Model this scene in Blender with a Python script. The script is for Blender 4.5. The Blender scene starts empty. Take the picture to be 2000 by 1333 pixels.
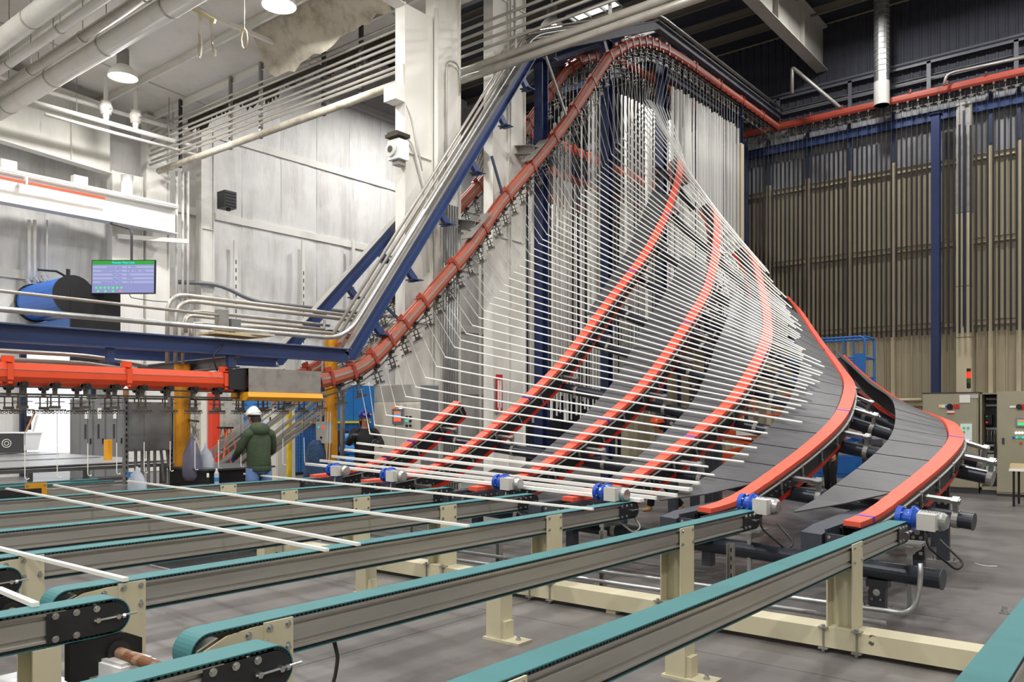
import bpy, math, random
from mathutils import Vector as V, Matrix
PI = math.pi
random.seed(7)
SC = bpy.context.scene
COL = SC.collection

# ---------------------------------------------------------------- camera, world, light, exposure
F, CX, CY, H = 1600.0, 1000.0, 815.0, 1.8          # focal length and horizon in pixels of the 2000x1333 frame, eye height
YAW = math.atan2(1290, 1600)
SN, CS = math.sin(YAW), math.cos(YAW)
cam_d = bpy.data.cameras.new('camera')
cam_d.lens = F * 36.0 / 2000.0
cam_d.sensor_width = 36.0
cam_d.shift_y = (CY - 666.5) / 2000.0
cam_d.clip_end = 300
cam = bpy.data.objects.new('camera', cam_d)
COL.objects.link(cam)
cam.location = (0, 0, H)
cam.rotation_euler = (PI / 2, 0, YAW)
SC.camera = cam

world = bpy.data.worlds.new('world')
SC.world = world
world.use_nodes = True
bg = world.node_tree.nodes['Background']
bg.inputs[0].default_value = (0.93, 0.97, 1.0, 1)   # overcast daylight outside the hall
bg.inputs[1].default_value = 1.6

vs = SC.view_settings
vs.view_transform = 'Standard'
vs.look = 'None'
vs.exposure = 0.0
vs.gamma = 1.0
vs.use_curve_mapping = False

LAMP_W = 400.0        # power of one high-bay lamp
def add_lamp(x, y, z, w=None, r=0.24):
    d = bpy.data.lights.new('lamp_light', 'AREA')
    d.shape = 'DISK'; d.size = 0.7
    d.energy = w or LAMP_W
    d.color = (1.0, 0.985, 0.96)
    o = bpy.data.objects.new('lamp_light', d)
    COL.objects.link(o)
    o.location = (x, y, z)
    return o

# ---------------------------------------------------------------- helpers
def at(px, py, x=None, y=None, z=None):
    """point of the hall seen at a pixel of the photograph, on the plane x=, y= or z="""
    t = (px - CX) / F
    if x is not None:
        Z = x / (CS * t - SN)
    elif y is not None:
        Z = y / (SN * t + CS)
    else:
        Z = F * (H - z) / (py - CY)
    return V((Z * (CS * t - SN), Z * (SN * t + CS), H - (py - CY) * Z / F))

def px(p):
    X = CS * p[0] + SN * p[1]; Z = -SN * p[0] + CS * p[1]
    return CX + F * X / Z, CY - F * (p[2] - H) / Z

def lerp(a, b, t): return a + (b - a) * t
def interp(t, xs, ys):
    if t <= xs[0]: return ys[0]
    for i in range(len(xs) - 1):
        if t <= xs[i + 1]:
            return lerp(ys[i], ys[i + 1], (t - xs[i]) / (xs[i + 1] - xs[i]))
    return ys[-1]

def hexc(h):
    h = h.lstrip('#')
    out = []
    for i in (0, 2, 4):
        c = int(h[i:i + 2], 16) / 255
        out.append(c / 12.92 if c <= 0.04045 else ((c + 0.055) / 1.055) ** 2.4)
    return (*out, 1)

MATS = {}
def mat(name, base, rough=0.5, metal=0.0, dirt=None, bump=None, emit=None, spec=None, alpha=None, trans=None, coat=None):
    """dirt = list of (colour, scale xyz, low, high, strength); bump = (scale xyz, distance)"""
    m = bpy.data.materials.new(name); m.use_nodes = True
    nt = m.node_tree; N = nt.nodes; L = nt.links
    b = N['Principled BSDF']
    b.inputs['Base Color'].default_value = hexc(base)
    b.inputs['Roughness'].default_value = rough
    b.inputs['Metallic'].default_value = metal
    if spec is not None: b.inputs['Specular IOR Level'].default_value = spec
    if coat is not None: b.inputs['Coat Weight'].default_value = coat
    if alpha is not None: b.inputs['Alpha'].default_value = alpha
    if trans is not None: b.inputs['Transmission Weight'].default_value = trans
    if emit:
        b.inputs['Emission Color'].default_value = hexc(emit[0]); b.inputs['Emission Strength'].default_value = emit[1]
    if dirt or bump:
        g = N.new('ShaderNodeNewGeometry')
    def noise(scale, detail=5, dist=0.0):
        mp = N.new('ShaderNodeMapping'); mp.inputs['Scale'].default_value = scale
        L.new(g.outputs['Position'], mp.inputs['Vector'])
        n = N.new('ShaderNodeTexNoise'); n.inputs['Scale'].default_value = 1.0
        n.inputs['Detail'].default_value = detail; n.inputs['Roughness'].default_value = 0.62; n.inputs['Distortion'].default_value = dist
        L.new(mp.outputs['Vector'], n.inputs['Vector'])
        return n.outputs['Fac']
    if dirt:
        prev = None
        for col, sc, lo, hi, st in dirt:
            fac = noise(sc)
            mr = N.new('ShaderNodeMapRange'); mr.inputs['From Min'].default_value = lo; mr.inputs['From Max'].default_value = hi
            mr.inputs['To Max'].default_value = st
            L.new(fac, mr.inputs['Value'])
            mx = N.new('ShaderNodeMix'); mx.data_type = 'RGBA'
            L.new(mr.outputs['Result'], mx.inputs['Factor'])
            if prev is None: mx.inputs['A'].default_value = hexc(base)
            else: L.new(prev, mx.inputs['A'])
            mx.inputs['B'].default_value = hexc(col)
            prev = mx.outputs['Result']
        L.new(prev, b.inputs['Base Color'])
    if bump:
        fac = noise(bump[0], 4)
        bp = N.new('ShaderNodeBump'); bp.inputs['Distance'].default_value = bump[1]; bp.inputs['Strength'].default_value = 1.0
        L.new(fac, bp.inputs['Height']); L.new(bp.outputs['Normal'], b.inputs['Normal'])
    MATS[name] = m
    return m

ORG = {}
class MB:
    def __init__(self): self.v = []; self.f = []
    def add(self, vs, fs):
        n = len(self.v)
        self.v += [tuple(p) for p in vs]
        self.f += [tuple(i + n for i in f) for f in fs]
        return self
    def bx(self, x0, x1, y0, y1, z0, z1):
        return self.add([(x0,y0,z0),(x1,y0,z0),(x1,y1,z0),(x0,y1,z0),(x0,y0,z1),(x1,y0,z1),(x1,y1,z1),(x0,y1,z1)],
                 [(0,3,2,1),(4,5,6,7),(0,1,5,4),(1,2,6,5),(2,3,7,6),(3,0,4,7)])
    def box(self, c, s, M=None):
        a = [V((sx*s[0]/2, sy*s[1]/2, sz*s[2]/2)) for sz in (-1,1) for sx, sy in ((-1,-1),(1,-1),(1,1),(-1,1))]
        c = V(c)
        a = [(M @ p if M else p) + c for p in a]
        return self.add(a, [(0,3,2,1),(4,5,6,7),(0,1,5,4),(1,2,6,5),(2,3,7,6),(3,0,4,7)])
    def prism(self, poly, p0, p1, up=(0,0,1)):
        """poly = (side, up) outline, swept from p0 to p1"""
        p0 = V(p0); p1 = V(p1); d = (p1 - p0).normalized(); up = V(up)
        s = d.cross(up)
        if s.length < 1e-6: s = d.cross(V((0,1,0)))
        s.normalize(); u = s.cross(d)
        n = len(poly)
        a = [p0 + s*q[0] + u*q[1] for q in poly] + [p1 + s*q[0] + u*q[1] for q in poly]
        fs = [(i, (i+1)%n, n+(i+1)%n, n+i) for i in range(n)] + [tuple(range(n))[::-1], tuple(range(n, 2*n))]
        return self.add(a, fs)
    def bar(self, p0, p1, w, h, up=(0,0,1)):
        return self.prism([(-w/2,-h/2),(w/2,-h/2),(w/2,h/2),(-w/2,h/2)], p0, p1, up)
    def ibeam(self, p0, p1, h, w, tf=0.02, tw=0.014, up=(0,0,1)):
        a, b, c, d = w/2, h/2, tw/2, h/2 - tf
        return self.prism([(-a,-b),(a,-b),(a,-d),(c,-d),(c,d),(a,d),(a,b),(-a,b),(-a,d),(-c,d),(-c,-d),(-a,-d)], p0, p1, up)
    def chan(self, p0, p1, h, w, t=0.012, up=(0,0,1), flip=1):
        b = h/2
        return self.prism([(q[0]*flip, q[1]) for q in ((0,-b),(w,-b),(w,-b+t),(t,-b+t),(t,b-t),(w,b-t),(w,b),(0,b))][::flip], p0, p1, up)
    def cyl(self, p0, p1, r, n=12, r1=None, cap=True):
        p0 = V(p0); p1 = V(p1); d = (p1-p0).normalized()
        s = d.cross(V((0,0,1)))
        if s.length < 1e-4: s = V((1,0,0))
        s.normalize(); u = s.cross(d)
        r1 = r if r1 is None else r1
        a = []
        for p, q in ((p0, r), (p1, r1)):
            a += [p + (s*math.cos(2*PI*i/n) + u*math.sin(2*PI*i/n))*q for i in range(n)]
        fs = [(i, (i+1)%n, n+(i+1)%n, n+i) for i in range(n)]
        if cap: fs += [tuple(range(n))[::-1], tuple(range(n, 2*n))]
        return self.add(a, fs)
    def tube(self, pts, r, n=8, cap=True, closed=False):
        pts = [V(p) for p in pts]
        m = len(pts); rings = []
        pu = None
        for i in range(m):
            if closed: d = (pts[(i+1)%m] - pts[i-1])
            else: d = pts[min(i+1, m-1)] - pts[max(i-1, 0)]
            d.normalize()
            if pu is None:
                s = d.cross(V((0,0,1)))
                if s.length < 1e-3: s = d.cross(V((0,1,0)))
                s.normalize(); u = s.cross(d)
            else:
                u = pu - d*pu.dot(d)
                if u.length < 1e-5: u = d.orthogonal()
                u.normalize(); s = d.cross(u)
            pu = u
            rr = r[i] if isinstance(r, (list, tuple)) else r
            rings.append([pts[i] + (s*math.cos(2*PI*k/n) + u*math.sin(2*PI*k/n))*rr for k in range(n)])
        return self.loft(rings, cap and not closed, closed)
    def loft(self, rings, cap=True, closed=False, ringclosed=True):
        n = len(rings[0]); m = len(rings)
        a = [p for r in rings for p in r]
        fs = []
        for i in range(m if closed else m-1):
            j = (i+1) % m
            for k in range(n if ringclosed else n-1):
                l = (k+1) % n
                fs.append((i*n+k, i*n+l, j*n+l, j*n+k))
        if cap and not closed and ringclosed: fs += [tuple(range(n))[::-1], tuple((m-1)*n+k for k in range(n))]
        return self.add(a, fs)
    def ball(self, c, r, n=12, m=8, s=(1,1,1), z0=-1.0):
        c = V(c); rings = []
        t0 = math.asin(max(-1, z0))
        for i in range(m+1):
            t = t0 + (PI/2 - t0)*i/m
            rings.append([c + V((math.cos(t)*math.cos(2*PI*k/n)*s[0], math.cos(t)*math.sin(2*PI*k/n)*s[1], math.sin(t)*s[2]))*r for k in range(n)])
        return self.loft(rings, True)
    def sheet(self, grid):
        return self.loft(grid, False, False, False)
    def moved(self, M):
        o = MB(); o.v = [tuple(M @ V(p)) for p in self.v]; o.f = list(self.f); return o
    def join(self, o): return self.add(o.v, o.f)
    def build(self, name, m, parent=None, smooth=False, org=None):
        if parent is not None: o_ = ORG.get(parent.name, V((0,0,0)))
        elif org is not None: o_ = V(org)
        else:
            xs, ys, zs = zip(*self.v)
            o_ = V(((min(xs)+max(xs))/2, (min(ys)+max(ys))/2, min(zs)))
        me = bpy.data.meshes.new(name)
        me.from_pydata([(p[0]-o_[0], p[1]-o_[1], p[2]-o_[2]) for p in self.v], [], self.f)
        me.materials.append(MATS[m] if isinstance(m, str) else m)
        if smooth: me.polygons.foreach_set('use_smooth', [True]*len(me.polygons))
        me.update()
        o = bpy.data.objects.new(name, me)
        COL.objects.link(o)
        if parent is not None: o.parent = parent
        else: o.location = o_
        ORG[o.name] = o_
        return o

def tag(o, label=None, cat=None, group=None, kind=None):
    if label: o['label'] = label
    if cat: o['category'] = cat
    if group: o['group'] = group
    if kind: o['kind'] = kind
    return o
def thing(name, label, cat, loc=(0,0,0), group=None, rz=0.0):
    o = bpy.data.objects.new(name, None)
    COL.objects.link(o); o.location = loc; o.rotation_euler = (0,0,rz); o.empty_display_size = 0.1
    ORG[o.name] = V(loc)
    return tag(o, label, cat, group)
def dup(o, parent=None, loc=None, rot=None, label=None, group=None, scale=None):
    c = o.copy(); COL.objects.link(c); c.parent = parent
    if loc is not None: c.location = loc
    if rot is not None: c.rotation_euler = rot
    if scale is not None: c.scale = scale
    if label: c['label'] = label
    if group: c['group'] = group
    for ch in list(o.children): dup(ch, c)
    return c
def struct(mb, name, m, parent=None, smooth=False):
    o = mb.build(name, m, parent, smooth, org=(0,0,0))
    if parent is None: o['kind'] = 'structure'
    return o
def setgrp(name):
    o = bpy.data.objects.new(name, None); COL.objects.link(o); ORG[o.name] = V((0,0,0)); o['kind'] = 'structure'; return o
def inst(me_obj, name, loc, parent, rot=(0,0,0), scale=(1,1,1)):
    """another piece that shares the mesh of an earlier one"""
    o = bpy.data.objects.new(name, me_obj.data); COL.objects.link(o)
    o.parent = parent; o.location = V(loc) - (ORG.get(parent.name, V((0,0,0))) if parent else V((0,0,0)))
    o.rotation_euler = rot; o.scale = scale
    return o
def rot_to(d, up=(0,0,1)):
    """rotation whose local x runs along d"""
    d = V(d).normalized(); s = V(up).cross(d)
    if s.length < 1e-5: s = V((0,1,0))
    s.normalize(); u = d.cross(s)
    return Matrix((d, s, u)).transposed()
def bend(pts, r=0.15, n=5):
    """round the corners of a polyline"""
    pts = [V(p) for p in pts]; out = [pts[0]]
    for i in range(1, len(pts)-1):
        a = pts[i-1]-pts[i]; b = pts[i+1]-pts[i]
        q = min(r, a.length*0.49, b.length*0.49)
        a = pts[i]+a.normalized()*q; b = pts[i]+b.normalized()*q
        for k in range(n+1):
            t = k/n
            out.append(a*(1-t)**2 + pts[i]*2*t*(1-t) + b*t*t)
    return out + [pts[-1]]
def hexbolt(mb, p, axis, r=0.012, h=0.01):
    p = V(p); axis = V(axis).normalized()
    mb.cyl(p, p+axis*h*0.3, r*1.5, 8); mb.cyl(p+axis*h*0.3, p+axis*h, r, 6)

def ordn(n):
    a = ['zeroth','first','second','third','fourth','fifth','sixth','seventh','eighth','ninth','tenth','eleventh','twelfth','thirteenth','fourteenth','fifteenth','sixteenth','seventeenth','eighteenth','nineteenth']
    if n < 20: return a[n]
    T = ['','','twenty','thirty','forty','fifty','sixty','seventy','eighty','ninety']
    if n % 10: return T[n//10] + '-' + a[n % 10]
    return T[n//10][:-1] + 'ieth'
BOLT = {}
def bolts(name, m, parent, items, sep=True):
    """hex bolts (point, axis, radius, height): one object each where the photo shows them singly, else one joined part"""
    if not sep:
        b = MB()
        for p, a, r, h in items: hexbolt(b, p, a, r, h)
        o = b.build(name, m, parent); o['kind'] = 'stuff'; return
    for p, a, r, h in items:
        key = (m, round(r, 4), round(h, 4))
        if key not in BOLT:
            b = MB(); hexbolt(b, (0,0,0), (0,0,1), r, h)
            me = bpy.data.meshes.new('bolt'); me.from_pydata(b.v, [], b.f); me.materials.append(MATS[m]); BOLT[key] = me
        o = bpy.data.objects.new(name, BOLT[key]); COL.objects.link(o); o.parent = parent
        o.location = V(p) - ORG.get(parent.name, V((0,0,0)))
        o.rotation_euler = V((0,0,1)).rotation_difference(V(a).normalized()).to_euler()

# ---------------------------------------------------------------- materials
mat('concrete', '#6e6b6a', 0.4, 0, [('#454241', (.35,.9,1), .40, .70, .85), ('#8b8784', (1.1,.5,1), .52, .75, .7), ('#3c3a39', (5,9,1), .62, .78, .5)], ((9,9,9), .002))
mat('joint', '#2b2928', 0.9)
mat('white_paint', '#e8e6df', 0.55, 0, [('#b9b4a8', (.9,.9,.35), .5, .8, .6), ('#8a8478', (4,4,.8), .66, .85, .5)])
mat('white_clean', '#efeee9', 0.5)
mat('insulation', '#dfdedb', 0.5, 0, [('#a9a49a', (.5,1.6,.25), .46, .78, .7), ('#7d786e', (1.2,5,.35), .62, .85, .55), ('#efeeec', (.4,.9,.9), .5, .7, .5)], ((1.2,2.2,.9), .05))
mat('roof_white', '#e4e1db', 0.6, 0, [('#b5afa4', (.35,.35,.35), .45, .75, .7), ('#8e8170', (1.4,1.4,1), .66, .82, .5)], ((.8,.8,.8), .06))
mat('roof_dark', '#3a3c46', 0.8, 0, [('#23252e', (.3,.5,1), .4, .7, .8)])
mat('purlin_grey', '#b9b6ae', 0.5, 0, [('#8c877c', (1,1,1), .5, .8, .6)])
mat('purlin_dark', '#7d776b', 0.6)
mat('cream_sheet', '#b7ab90', 0.5, 0, [('#94896f', (.6,.6,.25), .48, .8, .6), ('#6f664f', (3,3,.5), .64, .85, .45)])
mat('grey_sheet', '#86868a', 0.5, 0, [('#5b5c62', (.7,.7,.5), .42, .72, .8), ('#b3b3b0', (2,2,.3), .6, .8, .5)])
mat('cream_post', '#c6b99c', 0.5, 0, [('#9a8e73', (2,2,.6), .55, .8, .5)])
mat('navy', '#2c3f6c', 0.42, 0, [('#1f2d50', (1.3,1.3,1.3), .5, .75, .7), ('#40588f', (4,4,4), .62, .8, .4)])
mat('navy_dark', '#2a3350', 0.45, 0, [('#181d2e', (1,1,1), .45, .75, .7)])
mat('top_dust', '#8f8b85', 0.8, 0, [('#6a655f', (3,3,3), .5, .7, .6)])
mat('rail_orange', '#e4502a', 0.42, 0, [('#b93d1f', (2,2,2), .55, .8, .5)])
mat('rail_dusty', '#a65540', 0.6, 0, [('#7d4a3c', (1.3,1.3,1.3), .45, .75, .7), ('#8f6a5c', (6,6,6), .6, .8, .6)])
mat('dusty_navy', '#4c4f5b', 0.6, 0, [('#77736e', (2,2,2), .5, .75, .6)])
mat('rail_red', '#953a29', 0.5, 0, [('#6b2c22', (1.5,1.5,1.5), .5, .8, .7)])
mat('galv', '#b4b6b6', 0.36, 0.85, [('#8b8d8e', (6,6,6), .45, .7, .6)])
mat('galv_dull', '#9b9995', 0.5, 0.5, [('#77746f', (5,5,5), .45, .75, .7)])
mat('conduit', '#b9b5ad', 0.4, 0.55, [('#8d8880', (3,3,3), .5, .8, .6)])
mat('chrome', '#d7d9dc', 0.16, 1.0)
mat('alu', '#b6b4ae', 0.34, 0.6, [('#98948b', (9,.8,9), .45, .7, .5)])
mat('alu_highlight', '#d2cfca', 0.25, 1.0)  # brighter than the rail, paints the highlight along its lip
mat('belt_teal', '#3b7579', 0.62, 0, [('#31605f', (.8,3,1), .5, .8, .5)])
mat('belt_tooth', '#0d2e30', 0.7)
mat('rubber', '#161618', 0.55)
mat('black_steel', '#242529', 0.42, 0.1, [('#33343a', (4,4,4), .5, .8, .6)])
mat('black_plate', '#4a4a4d', 0.46, 0.0, [('#37373a', (2,2,2), .45, .7, .7), ('#6b6b6b', (7,4,7), .66, .82, .5)])
mat('slate', '#3a3f49', 0.45)
mat('tube_black', '#2b2f38', 0.27, 0.3)
mat('cream_steel', '#c9c2a6', 0.42, 0, [('#b8af90', (1.6,1.6,1.6), .5, .8, .6), ('#40382c', (9,9,9), .70, .715, .9)])
mat('pad_orange', '#e65c46', 0.5, 0, [('#d94f39', (6,6,6), .55, .8, .5)])
mat('pad_red', '#c62d1c', 0.5)
mat('tape_blue', '#4a45b8', 0.5)
mat('rod_white', '#eeeee9', 0.38)
mat('rod_silver', '#b9b7b2', 0.3, 0.75, [('#8f8d8a', (2,2,.4), .5, .8, .5)])
mat('navy_column', '#1f2e58', 0.42, 0, [('#161f3a', (1.3,1.3,.5), .45, .75, .7)])
mat('rod_dark', '#141318', 0.5, 0, [('#1f1e25', (2,2,.3), .5, .8, .6)])
mat('hook_wire', '#c9c8c4', 0.4, 0.3)
mat('carrier', '#5a5753', 0.5, 0.6, [('#8b8780', (9,9,9), .5, .75, .6)])
mat('motor_blue', '#1d4fb6', 0.3, 0.1, coat=.3)
mat('motor_grey', '#cfcdc8', 0.35, 0.2)
mat('bolt', '#c9cacc', 0.25, 0.95)
mat('box_grey', '#b9b8b2', 0.5)
mat('cabinet', '#9d9780', 0.5, 0, [('#8b856f', (.8,.8,.8), .5, .8, .4)])
mat('cabinet_light', '#d3d0c6', 0.5)
mat('panel_grey', '#87898a', 0.42, 0.25, [('#6b6d6f', (.8,.8,.8), .45, .75, .7)])
mat('yellow_post', '#e19a1c', 0.5, 0, [('#b87c17', (2,2,2), .45, .7, .7), ('#c9b32a', (1.5,1.5,3), .6, .75, .7), ('#5a4523', (7,7,5), .63, .78, .7)])
mat('yellow', '#eaa41d', 0.45)
mat('safety_yellow', '#f3cf2a', 0.45)
mat('red_paint', '#dd4126', 0.5)
mat('lift_orange', '#d9521d', 0.5)
mat('lift_blue', '#1e62ab', 0.42)
mat('machine_blue', '#2877c2', 0.4, 0, [('#1c5c9c', (2,2,2), .5, .8, .5)])
mat('curtain_blue', '#2b6fd0', 0.4)
mat('black', '#0d0d10', 0.5)
mat('dark_grey', '#3a3a3c', 0.5)
mat('white_plastic', '#eceef1', 0.35)
mat('rail_grey', '#54565e', 0.5)
mat('bag_clear', '#c9d3e2', 0.3, 0, alpha=.72)
mat('bag_dark', '#77758c', 0.3, 0, alpha=.78)
mat('print_blue', '#2d7fc9', 0.5)
mat('bottle', '#dfe9f2', 0.1, 0, alpha=.55)
mat('green_led', '#22c765', 0.4, emit=('#12a34a', .35))
mat('green_off', '#1d5a38', 0.3)
mat('red_led', '#ff3a20', 0.4, emit=('#ff2208', 2.2))
mat('white_led', '#ffffff', 0.4, emit=('#ffffff', 1.6))
mat('cyan_led', '#34b6c0', 0.4, emit=('#34b6c0', .8))
mat('lamp_glow', '#ffffff', 0.4, emit=('#fff6e6', 14.0))
mat('hdr_green', '#0a1a0c', 0.5, emit=('#0cb428', .75))
mat('scr_blue', '#15151c', 0.5, emit=('#aeb4f5', 0.62))
mat('scr_pale', '#15151c', 0.5, emit=('#c3cafa', 0.72))
mat('scr_text', '#15151c', 0.5, emit=('#4a50e0', 0.45))
mat('scr_cyan', '#22c7e8', 0.5, emit=('#22c7ee', .8))
mat('scr_green', '#2ddf4f', 0.5, emit=('#2ddf4f', .8))
mat('scr_red', '#ff5a55', 0.5, emit=('#ff5a55', .8))
mat('scr_amber', '#e0743a', 0.5, emit=('#e0743a', .7))
mat('sign_red', '#c3262c', 0.5)
mat('paper', '#e9e8e2', 0.6)
mat('torn', '#c2bbab', 0.7, 0, [('#8f8471', (3,3,3), .45, .7, .8), ('#e3ddcd', (1.2,1.2,1.2), .5, .75, .6)])
mat('soot', '#4a443c', 0.9, 0, [('#26221d', (3,3,3), .45, .7, .8)])
mat('rust', '#7a5136', 0.7, 0.3, [('#b79a83', (9,9,9), .5, .65, .8), ('#3b2619', (5,5,5), .55, .7, .8)])
mat('cardboard', '#a87a58', 0.7)
mat('tan', '#c6b48c', 0.6)
mat('blue_soft', '#2c4a6e', 0.8, 0, [('#1f3550', (9,9,9), .45, .65, .8)], ((22,22,22), .02))
mat('skin', '#c58a68', 0.5)
mat('skin_tan', '#b37a58', 0.5)
mat('lip', '#9c5a4a', 0.5)
mat('hoodie', '#3a4a34', 0.85, 0, [('#2e3b2a', (5,5,5), .45, .7, .8)], ((16,16,16), .01))
mat('jeans', '#54719c', 0.85, 0, [('#3f5a85', (7,7,7), .45, .7, .8)])
mat('cloth_black', '#17171a', 0.8)
mat('cloth_grey', '#6f7072', 0.85, 0, [('#5b5c5e', (6,6,6), .45, .7, .7)])
mat('hair_black', '#14110f', 0.55)
mat('hair_fair', '#a3804f', 0.6)
mat('glove_blue', '#3b62b4', 0.5)
mat('glove_grey', '#4d4d52', 0.8)
mat('helmet_white', '#f0f0ee', 0.25)
mat('helmet_blue', '#1e2fae', 0.2, 0, [('#0b1045', (22,22,22), .42, .5, .95), ('#dfe4ff', (30,30,30), .62, .66, .95)])
mat('helmet_orange', '#e8571d', 0.3)
mat('boot_tan', '#b98c5c', 0.7)
mat('eye_white', '#f2efe9', 0.3)
mat('lens', '#e6ecf2', 0.05, 0, alpha=.35)

# ================================================================ THE SETTING
XW, YB, YV = -27.0, 33.0, 14.6           # left wall, back wall, line where the low roof meets the high one
def zroof(y): return 11.85 + 0.0725*(13 - y)
ZR2 = 17.4

# floor: cast slabs with recessed joints
fl = setgrp('floor')
struct(MB().bx(-44, 16, -10, 36, -.3, -.02), 'slab_bed', 'joint', fl)
sl = None
for i in range(-7, 3):
    for j in range(-2, 6):
        x0, y0 = i*6.2 + 1.3, j*6.2 - .4
        if sl is None:
            sl = MB().bx(0, 6.192, 0, 6.192, -.05, 0).build('floor_slab', 'concrete', fl)
            sl.location = (x0, y0, 0)
        else: inst(sl, 'floor_slab', (x0, y0, 0), fl)

# left wall: facing sheets between girts, with the loading door
wl = setgrp('wall_left')
DY0, DY1, DZ = 10.0, 12.05, 4.5
w = MB()
w.bx(XW-.25, XW-.12, -10, DY0, 0, ZR2); w.bx(XW-.25, XW-.12, DY1, YB+.3, 0, ZR2); w.bx(XW-.25, XW-.12, DY0, DY1, DZ, ZR2)
struct(w, 'sheeting', 'insulation', wl)
GZ = [0, 3.05, 6.1, 9.1, 12.05, 15.1, 17.2]
ys = [-10 + 1.72*i for i in range(26)]
for k in range(6):
    for i in range(25):
        y0, y1 = ys[i], ys[i+1]
        if y1 > DY0 and y0 < DY1 and GZ[k] < DZ: continue
        if y1 < 13 and GZ[k] > zroof(y0): continue
        rows = []
        for a in range(5):
            z = lerp(GZ[k], GZ[k+1], a/4)
            row = []
            for b in range(5):
                e = math.sin(PI*a/4)*math.sin(PI*b/4)
                row.append(V((XW - .1 + .09*e + random.uniform(-.012,.012), lerp(y0+.004, y1-.004, b/4), z)))
            rows.append(row)
        MB().sheet([r[::-1] for r in rows]).build('facing_sheet', 'insulation', wl, True)
for z in GZ[1:]:
    g = MB().chan((XW-.02, -10, z), (XW-.02, DY0 if z < DZ else YB, z), .26, .14, .012, flip=-1)
    if z < DZ: g.chan((XW-.02, DY1, z), (XW-.02, YB, z), .26, .14, .012, flip=-1)
    struct(g, 'girt', 'white_paint', wl)

# back wall: ribbed sheets, cream below and grey above, girts and posts
wb = setgrp('wall_back')
struct(MB().bx(-27.2, 14, YB+.06, YB+.3, 0, ZR2), 'sheeting', 'cream_sheet', wb)
def ribbed(w, z0, z1):
    prof = []
    for r in range(3):
        c = (r+.5)*w/3
        prof += [(c-w/6, 0), (c-.045, 0), (c-.028, -.035), (c+.028, -.035), (c+.045, 0)]
    prof.append((w, 0))
    return MB().sheet([[V((p[0], p[1], z0)) for p in prof], [V((p[0], p[1], z1)) for p in prof]])
pw = .915
for (z0, z1, m) in ((0, 11.0, 'cream_sheet'), (11.0, 13.5, 'grey_sheet'), (13.5, 17.3, 'roof_dark')):  # topmost sheets coloured dark to put the roof shade into them
    first = None
    for i in range(44):
        x = -26.9 + i*pw
        if first is None:
            first = ribbed(pw-.006, z0, z1).build('wall_sheet', m, wb); first.location = (x, YB, 0)
        else: inst(first, 'wall_sheet', (x, YB - (i % 2)*.003, 0), wb)
for z in (2.3, 5.15, 8.05, 11.0, 14.2):
    struct(MB().chan((-26.9, YB-.06, z), (13, YB-.06, z), .2, .09, .01, flip=1), 'girt', 'cream_post' if z < 12 else 'grey_sheet', wb)
for pxx in (1390, 1501, 1577, 1658, 1744, 1935, 1990):
    p = at(pxx, 500, y=YB-.2)
    struct(MB().bx(p.x-.07, p.x+.07, YB-.24, YB-.1, 0, 11.3), 'wall_post', 'cream_post', wb)
    struct(MB().bx(p.x-.06, p.x+.06, YB-.23, YB-.11, 11.3, 13.2), 'wall_post_upper', 'navy_dark', wb)

# side and near walls that close the hall (behind and beside the camera)
struct(MB().bx(13.5, 13.8, -10, YB+.3, 0, ZR2), 'wall_right', 'white_paint')
struct(MB().bx(XW-.25, 13.8, -10.3, -10, 0, 14.4), 'wall_near', 'white_paint')

# ceiling: low white roof, high dark roof with skylight
cl = setgrp('ceiling')
r = MB(); x0, x1 = XW-.25, 13.8
r.add([(x0,-10.3,zroof(-10.3)),(x1,-10.3,zroof(-10.3)),(x1,YV,zroof(YV)),(x0,YV,zroof(YV)),
       (x0,-10.3,zroof(-10.3)+.15),(x1,-10.3,zroof(-10.3)+.15),(x1,YV,zroof(YV)+.15),(x0,YV,zroof(YV)+.15)],
      [(0,3,2,1),(4,5,6,7),(0,1,5,4),(1,2,6,5),(2,3,7,6),(3,0,4,7)])
struct(r, 'low_roof_deck', 'roof_white', cl)
struct(MB().bx(x0, x1, YV, YV+.15, zroof(YV), ZR2), 'roof_step', 'grey_sheet', cl)
s0 = at(1188, 38, z=ZR2); s1 = at(1258, 8, z=ZR2)
SX0, SX1, SY0, SY1 = s0.x-1.1, s0.x+1.0, s0.y-1.3, s0.y+2.0
d = MB()
d.bx(x0, SX0, YV, YB+.3, ZR2, ZR2+.15); d.bx(SX1, x1, YV, YB+.3, ZR2, ZR2+.15)
d.bx(SX0, SX1, YV, SY0, ZR2, ZR2+.15); d.bx(SX0, SX1, SY1, YB+.3, ZR2, ZR2+.15)
struct(d, 'high_roof_deck', 'roof_dark', cl)
sk = MB()
for i in range(4): sk.bx(lerp(SX0,SX1,i/3)-.03, lerp(SX0,SX1,i/3)+.03, SY0, SY1, ZR2-.05, ZR2+.05)
sk.bx(SX0, SX1, SY0-.03, SY0+.03, ZR2-.06, ZR2+.06); sk.bx(SX0, SX1, SY1-.03, SY1+.03, ZR2-.06, ZR2+.06)
struct(sk, 'skylight_frame', 'white_paint', cl)
i = 0
y = -9.2
while y < YV - .3:
    z = zroof(y) - .12
    struct(MB().chan((x0, y, z), (x1, y, z), .22, .075, .008, flip=1), 'purlin', 'white_paint', cl); y += 1.52
y = YV + 1.0
while y < YB:
    struct(MB().chan((x0, y, ZR2-.15), (x1, y, ZR2-.15), .3, .1, .01), 'purlin', 'purlin_dark', cl); y += 1.6
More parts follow.
